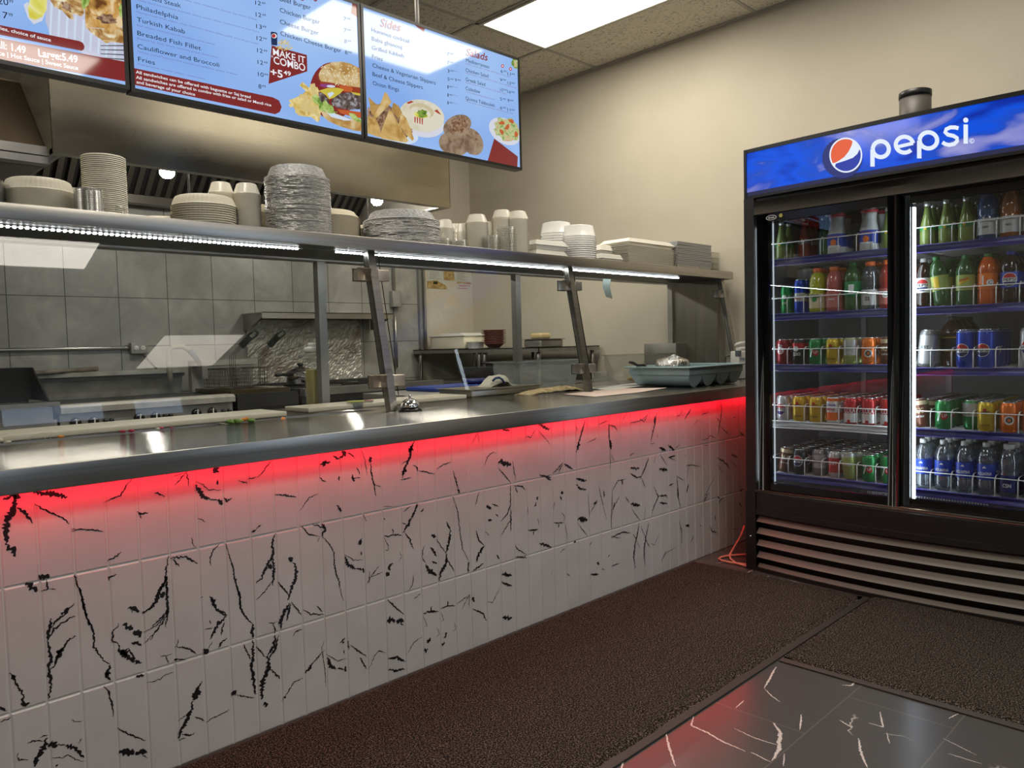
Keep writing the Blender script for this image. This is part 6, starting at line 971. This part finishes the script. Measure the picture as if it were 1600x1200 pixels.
for px, py, s_, m, nm, lab in ((431, 651, .036, LEAF, 'lettuce_pile', 'green lettuce heaped in the second cold well'), (441, 653, .018, CAR, 'carrot_pile', 'orange carrot on the lettuce in the second cold well')):
    p = at(px, py, 1, .55); blob(nm, (p.x, .55, .80 if m is LEAF else .835), (s_, s_, s_*.9 if m is LEAF else s_), m, lab, 'vegetable', .4, None, .9)
# squeeze bottle of oil behind the glass
p = at(484, 636, 2, ZT); x, y = 1.425, .985; t = thing('oil_bottle', 'square clear bottle half full of yellow oil behind the glass', 'bottle', (x, y, ZT)); w_ = .036
b = MB(); b.rbox(x-w_, x+w_, y-w_, y+w_, ZT, ZT+.24, .008); b.build('bottle_body', CLEARP, t); b = MB(); b.rbox(x-w_+.003, x+w_-.003, y-w_+.003, y+w_-.003, ZT+.003, ZT+.165, .006); b.build('oil', mat('yellow_oil', (.42, .34, .03), .15), t); b = MB(); b.rbox(x-w_, x+w_, y-w_, y+w_, ZT+.24, ZT+.265, .008); b.lathe([(.028, .265), (.028, .283), (0, .284)], 20, (x, y, ZT)); b.build('cap', WHITE, t)
# small tubs by the second board
for px, px2_, py0, py1, m, lab in ((563, 586, 644, 630, mat('yellow_lid', (.60, .62, .12), .4), 'small clear tub with a yellow label, left of the sloping post'), (590, 602, 642, 628, mat('pink_lid', (.60, .30, .26), .4), 'small clear tub of pink sauce against the sloping post')):
    p, q = at(px, py0, 2, ZT), at(px2_, py0, 2, ZT); y = .60; a, c2 = at(px, py0, 1, y), at(px2_, py0, 1, y); h = at(px, py1, 1, y).z-ZT; o = MB(); xx = (a.x+c2.x)/2; r = (c2.x-a.x)/2
    o.lathe([(r*.8, 0), (r, max(.02, h))], 24, (xx, .69, ZT), capb=False); o = o.build('sauce_tub', MILKW, None, (xx, .69, ZT)); l = MB(); l.lathe([(r*1.03, h), (r*1.03, h+.004), (0, h+.005)], 24, (xx, .69, ZT)); l.build('lid', m, o); tag(o, lab, 'tub')
# steel pan with cloth, blue tray, plate
a, c2 = at(727, 624, 2, ZT), at(830, 612, 2, ZT); t = thing('steam_pan', 'shallow steel pan standing upside down behind the call bell, right of the cream board', 'pan', (2.35, .72, ZT)); b = MB(); x0, x1 = 2.11, 2.60; b.rbox(x0, x1, .70, .95, ZT, ZT+.035, .008); b.box(x0-.012, x1+.012, .69, .96, ZT+.033, ZT+.037); b.build('pan_body', STEEL, t)
def cloth(pxs, y, label):
    b = MB(); rr = random.Random(8); P = [at(px, py, 1, y) for px, py in pxs]; v = []; n = len(P); m_ = 7
    for j in range(m_):
        for i, p in enumerate(P): tt = j/(m_-1); v.append((p.x+rr.uniform(-.004, .004), y-.05+.11*tt, max(ZT+.038, p.z-(.6 if j in (0, m_-1) else .12*abs(tt-.5))*(p.z-ZT-.04)*(1 if j in (0, m_-1) else .6)+rr.uniform(-.004, .004))))
    b.add(v, [(j*n+i, j*n+i+1, (j+1)*n+i+1, (j+1)*n+i) for j in range(m_-1) for i in range(n-1)], 0, True); o = b.build('kitchen_cloth', noisy('terry_cloth', (.72, .66, .50), (.80, .75, .60), 60, .9, bump=.4), None, (P[n//2].x, y, ZT+.038)); md = o.modifiers.new('thick', 'SOLIDIFY'); md.thickness = .008; tag(o, label, 'cloth'); return o, P
o, P = cloth(((755, 609), (758, 603), (764, 594), (773, 588), (781, 586), (786, 590), (789, 598), (792, 604), (799, 604), (805, 605), (808, 608)), .82, 'crumpled cream cloth with a blue stripe lying on the steel pan')
b = MB(); b.tube([tuple(at(px, py, 1, .762)) for px, py in ((770, 595), (774, 591), (780, 590), (785, 593), (788, 599))], .006, 8); b.build('stripe', mat('navy_stripe', (.03, .05, .16), .8), o)
t = thing('blue_tray', 'flat dark blue tray behind the crumpled cloth', 'tray', (2.75, 1.35, .87)); x0, x1 = at(687, 604, 1, 1.3).x, at(806, 604, 1, 1.3).x; zt = at(750, 602, 1, 1.3).z; b = MB(); b.rbox(x0, x1, 1.30, 1.62, zt-.022, zt, .006); b.box(x0+.02, x1-.02, 1.32, 1.60, zt, zt+.002); b.build('tray_body', BLUEP, t)
b = MB(); b.rbox(x0-.25, x1+.05, 1.25, 1.70, .80, zt-.023, .004); o = b.build('prep_table', STEELD, None, ((x0+x1)/2, 1.45, 0)); tag(o, 'low steel prep table behind the counter carrying the blue tray', 'table')
for xx in (x0-.2, x1): b = MB(); b.tube([(xx, 1.45, 0), (xx, 1.45, .80)], .02, 10); b.build('leg', STEELD, o)
p, q = at(667, 601, 1, 1.42), at(702, 601, 1, 1.42); xx = (p.x+q.x)/2; r = (q.x-p.x)/2; o = shell('white_plate', [(r*.6, 0), (r*.7, .003), (r*.98, .014), (r, .017)], WHITE, 36)(xx, 1.42, zt-.022); tag(o, 'white plate on the prep table left of the blue tray', 'plate')
p = at(745, 596, 1, 1.45); o = MB(); o.lathe([(.05, 0), (.085, .01), (.09, .03), (.087, .03), (.05, .012), (0, .012)], 28, (p.x, 1.45, zt+.002)); tag(o.build('blue_bowl', mat('blue_enamel', (.03, .04, .16), .25), None, (p.x, 1.45, zt+.002)), 'dark blue bowl on the blue tray behind the cloth', 'bowl')
# tall clear food pans
def clear_pan(x0, x1, y0, y1, z0, z1, label, m=CLEARP):
    t = thing('food_pan', label, 'food pan', ((x0+x1)/2, (y0+y1)/2, z0)); b = MB(); i = .03
    for k in range(4):
        q = [(x0, y0), (x1, y0), (x1, y1), (x0, y1)]; a, c = q[k], q[(k+1) % 4]; s_ = lambda p: (p[0]+(i if p[0] == x0 else -i)*.6, p[1]+(i if p[1] == y0 else -i)*.6)
        A, C = s_(a), s_(c); b.add([(a[0], a[1], z1), (c[0], c[1], z1), (c[0], c[1], z1-.045), (a[0], a[1], z1-.045), (C[0], C[1], z0), (A[0], A[1], z0)], [(0, 1, 2, 3), (3, 2, 4, 5)])
    b.add([(x0+i*.6, y0+i*.6, z0), (x1-i*.6, y0+i*.6, z0), (x1-i*.6, y1-i*.6, z0), (x0+i*.6, y1-i*.6, z0)], [(0, 1, 2, 3)]); b.build('pan_body', m, t)
    b = MB(); e = .016; b.box(x0-e, x1+e, y0-e, y0, z1-.003, z1+.003).box(x0-e, x1+e, y1, y1+e, z1-.003, z1+.003).box(x0-e, x0, y0, y1, z1-.003, z1+.003).box(x1, x1+e, y0, y1, z1-.003, z1+.003); b.build('rim', CLEARP if m is CLEARP else m, t); return t
x0, x1 = at(812, 580, 1, .72).x, at(904, 580, 1, .72).x; zt_ = at(850, 564, 1, .72).z
clear_pan(x0, x1, .72, .92, ZT+.002, zt_, 'tall clear food pan holding pale fog-like wrap, behind the middle sloping post', clear('fogged_plastic', (.8, .84, .83), .1, .06, 1.2, .30, (.66, .68, .66)))
x0, x1 = at(974, 560, 1, .80).x, at(1052, 560, 1, .80).x; zt_ = at(1000, 554, 1, .80).z
clear_pan(x0, x1, .80, .95, ZT+.002, zt_, 'clear food pan with fried pieces at the bottom, behind the pale blue organizer')
for k, (px, py) in enumerate(((984, 590), (996, 590), (1006, 590), (990, 587))): p = at(px, py, 1, .87); blob('fried_piece', (p.x, .85+.02*(k % 2), ZT+.004), (.03, .025, .022), noisy('golden_crust', (.45, .27, .07), (.62, .46, .18), 40, .7), 'golden fried piece lying in the clear food pan', 'food', .25, 'fried pieces')
o = MB(); p, q = at(822, 612, 1, .56), at(911, 606, 1, .56); rr = random.Random(4); n = 16; v = []
for j in range(7):
    for i in range(n+1): u = i/n; e = min(1, 5*min(u, 1-u))*min(1, 3*min(j/6, 1-j/6)+.3); v.append((p.x+(q.x-p.x)*u, .54+.11*j/6+rr.uniform(-.003, .003), ZT+.002+(.016+.012*u)*e+rr.uniform(-.002, .002)))
o.add(v, [(j*(n+1)+i, j*(n+1)+i+1, (j+1)*(n+1)+i+1, (j+1)*(n+1)+i) for j in range(6) for i in range(n)], 0, True); o = o.build('flatbread', noisy('toasted_bread', (.36, .24, .08), (.64, .52, .30), 45, .8), None, ((p.x+q.x)/2, .6, ZT)); md = o.modifiers.new('thick', 'SOLIDIFY'); md.thickness = .004; md.offset = -1; tag(o, 'flat toasted bread lying on the counter in front of the tall clear pan', 'bread')
# clear lid leaning, wrapping papers
b = MB(); P = [at(926, 582, 1, .60), at(947, 582, 1, .66), at(976, 605, 1, .62), at(930, 607, 1, .52)]; b.add([tuple(p) for p in P]+[(p.x+.003, p.y+.006, p.z+.003) for p in P], [(0, 1, 2, 3), (4, 7, 6, 5), (0, 4, 5, 1), (1, 5, 6, 2), (2, 6, 7, 3), (3, 7, 4, 0)]); tag(b.build('clear_lid_sheet', CLEARP, None, tuple(P[3])), 'clear plastic sheet leaning beside the middle sloping post', 'plastic sheet')
for k, (pts, m, lab) in enumerate(((((880, 616), (965, 607), (1042, 606), (1000, 613), (930, 620)), mat('pink_paper', (.66, .52, .44), .7), 'pink-tinted wrapping paper on the counter, front sheet'), (((915, 606), (990, 599), (1010, 598), (1005, 603), (950, 610)), mat('white_paper', (.70, .68, .62), .7), 'white wrapping paper on the counter, rear sheet'))):
    b = MB(); P = [at(px, py, 2, ZT+.0015+.001*k) for px, py in pts]; b.add([tuple(p) for p in P]+[(p.x, p.y, p.z+.001) for p in P], [tuple(range(len(P))), tuple(range(2*len(P)-1, len(P)-1, -1))]+[(i, (i+1) % len(P), (i+1) % len(P)+len(P), i+len(P)) for i in range(len(P))]); tag(b.build('wrapping_paper', m, None, tuple(P[0])), lab, 'paper')
# strip of tape hanging from the shelf
p = at(948, 452, 1, .56); b = MB(); b.add([tuple(at(px, py, 1, .58)) for px, py in ((942, 436), (954, 436), (953, 450), (957, 467), (947, 464), (942, 450))], [(0, 1, 2, 3, 4, 5)]); o = b.build('tape_strip', mat('teal_tape', (.30, .38, .36), .4), None, tuple(at(948, 436, 1, .58))); md = o.modifiers.new('thick', 'SOLIDIFY'); md.thickness = .001; tag(o, 'short curled teal tape strip hanging under the guard shelf', 'tape')
# pale blue cutlery organizer with four round troughs
X0, X1, Y0_, Y1_ = 3.125, 3.69, .115, .50; ZB, ZR = ZT+.001, ZT+.108
t = thing('cutlery_organizer', 'pale blue plastic organizer with four round-bottomed troughs at the counter end', 'organizer', ((X0+X1)/2, (Y0_+Y1_)/2, ZT))
b = MB(); n = 4; wd = (X1-X0)/n
for k in range(n):
    xa = X0+k*wd+.004; xb = X0+(k+1)*wd-.004; cx, r = (xa+xb)/2, (xb-xa)/2; zc = ZB+.068; out = [(xb, zc+.012)]+[(cx+r*math.cos(a), zc-(zc-ZB)*math.sin(a)) for a in [PI*i/16 for i in range(17)]]+[(xa, zc+.012)]
    inn = [(cx+(p[0]-cx)*.94, ZB+.003+(p[1]-ZB)*.96) for p in out]; m_ = len(out); ins = .0
    v = [(p[0], Y0_+ins+ .018*(1-min(1, (p[1]-ZB)/.08)), p[1]) for p in out]+[(p[0], Y1_-.03*(1-min(1, (p[1]-ZB)/.08)), p[1]) for p in out]
    b.add(v, [(i, i+1, m_+i+1, m_+i) for i in range(m_-1)], 0, True); b.add(v, [tuple(range(m_)), tuple(range(2*m_-1, m_-1, -1))], 0)
b.build('trough', PALEBLUE, t)
b = MB(); z0 = ZB+.066
b.box(X0, X1, Y0_-.002, Y0_+.004, z0, ZR).box(X0, X1, Y1_-.004, Y1_+.002, z0, ZR).box(X0-.002, X0+.004, Y0_, Y1_, z0, ZR).box(X1-.004, X1+.002, Y0_, Y1_, z0, ZR); b.build('upper_wall', PALEBLUE, t)
b = MB(); e = .022; b.rbox(X0-e, X1+e, Y0_-e, Y0_+.002, ZR-.004, ZR+.004, .003).rbox(X0-e, X1+e, Y1_-.002, Y1_+e, ZR-.004, ZR+.004, .003).rbox(X0-e, X0+.002, Y0_, Y1_, ZR-.004, ZR+.004, .003).rbox(X1-.002, X1+e, Y0_, Y1_, ZR-.004, ZR+.004, .003); b.build('rim', mat('pale_blue_rim', (.36, .50, .54), .35), t)
b = MB(); b.box(X1-.085, X1-.05, Y0_-.0035, Y0_-.002, z0+.006, z0+.034); b.build('sticker', mat('sticker', (.52, .46, .44), .5), t)
rr = random.Random(3); p = at(1040, 574, 1, .30); blob('foil_wrap', (3.245, .29, ZR-.030), (.092, .085, .062), FOIL, 'crumpled silver foil bundle lying in the pale blue organizer', 'foil', .3, None, .8)
b = MB(); q = [at(984, 566, 1, .44), at(989, 567, 1, .44), at(996, 571, 1, .435)]; b.tube([tuple(v) for v in q]+[(X0+.02, .42, ZR+.012), (X0+.05, .41, ZR-.01), (X0+.09, .40, ZR-.05)], [.008, .009, .008, .0075, .007, .006], 10); tag(b.build('ladle_handle', BLACK, None, tuple(q[0])), 'black handle of a utensil sticking out of the pale blue organizer', 'utensil')
# napkin box and pump behind the cooler corner
x0 = at(1141, 560, 1, .36).x; t = thing('napkin_dispenser', 'white dispenser box with blue lettering beside the pale blue organizer', 'dispenser', (x0+.10, .33, ZT)); b = MB(); b.rbox(x0, x0+.2, .30, .36, ZT, ZT+.175, .006); b.build('box_body', WHITE, t); b = MB(); b.box(x0-.001, x0+.026, .298, .325, ZT+.142, ZT+.178); b.build('corner_cap', mat('slate', (.10, .12, .15), .4), t)
b = MB(); put_text(b, 'Help pro', lambda u, v: (u, .2985, v), x0+.012, x0+.125, ZT+.118, .021, 0, .01); b.build('lettering', mat('blue_print', (.05, .15, .32), .5), t); b = MB(); b.rbox(x0+.04, x0+.16, .31, .35, ZT+.176, ZT+.20, .01); b.tube([(x0+.01, .33, ZT+.214), (x0+.07, .33, ZT+.222), (x0+.17, .33, ZT+.224)], [.008, .011, .013], 10); b.build('pump', WHITE, t)
# steel box with a switch, seen through the last pane
a, c2 = at(1006, 537, 0, 4.05), at(1056, 537, 0, 4.05); b = MB(); b.rbox(4.05, 4.24, c2.y, a.y, ZT, a.z, .004); o = b.build('steel_box', STEELD, None, (4.14, (a.y+c2.y)/2, ZT)); tag(o, 'plain steel box behind the clear food pan with fried pieces', 'box')
# orange cord by the cooler
def CP(px, py, z=.007): return tuple(at(px, py, 2, z))
b = MB(); q = [at(1163, 822, 1, -.06), at(1157, 838, 1, -.07), at(1151, 848, 1, -.08)]; pts = [tuple(v) for v in q]+[CP(1143, 862, .02), CP(1139.5, 868), CP(1142, 874), CP(1150, 880), CP(1172, 886)]; b.tube(pts, .0055, 8)
b.tube([CP(1172, 866), CP(1155, 867), CP(1140, 868), CP(1128, 870), CP(1123, 873), CP(1128, 876), CP(1142, 879), CP(1158, 881), CP(1174, 883)], .0055, 8)
tag(b.build('extension_cord', mat('orange_cord', (.82, .34, .24), .5), None, CP(1140, 868, 0)), 'orange cord looped on the floor where the cooler meets the counter', 'cord')
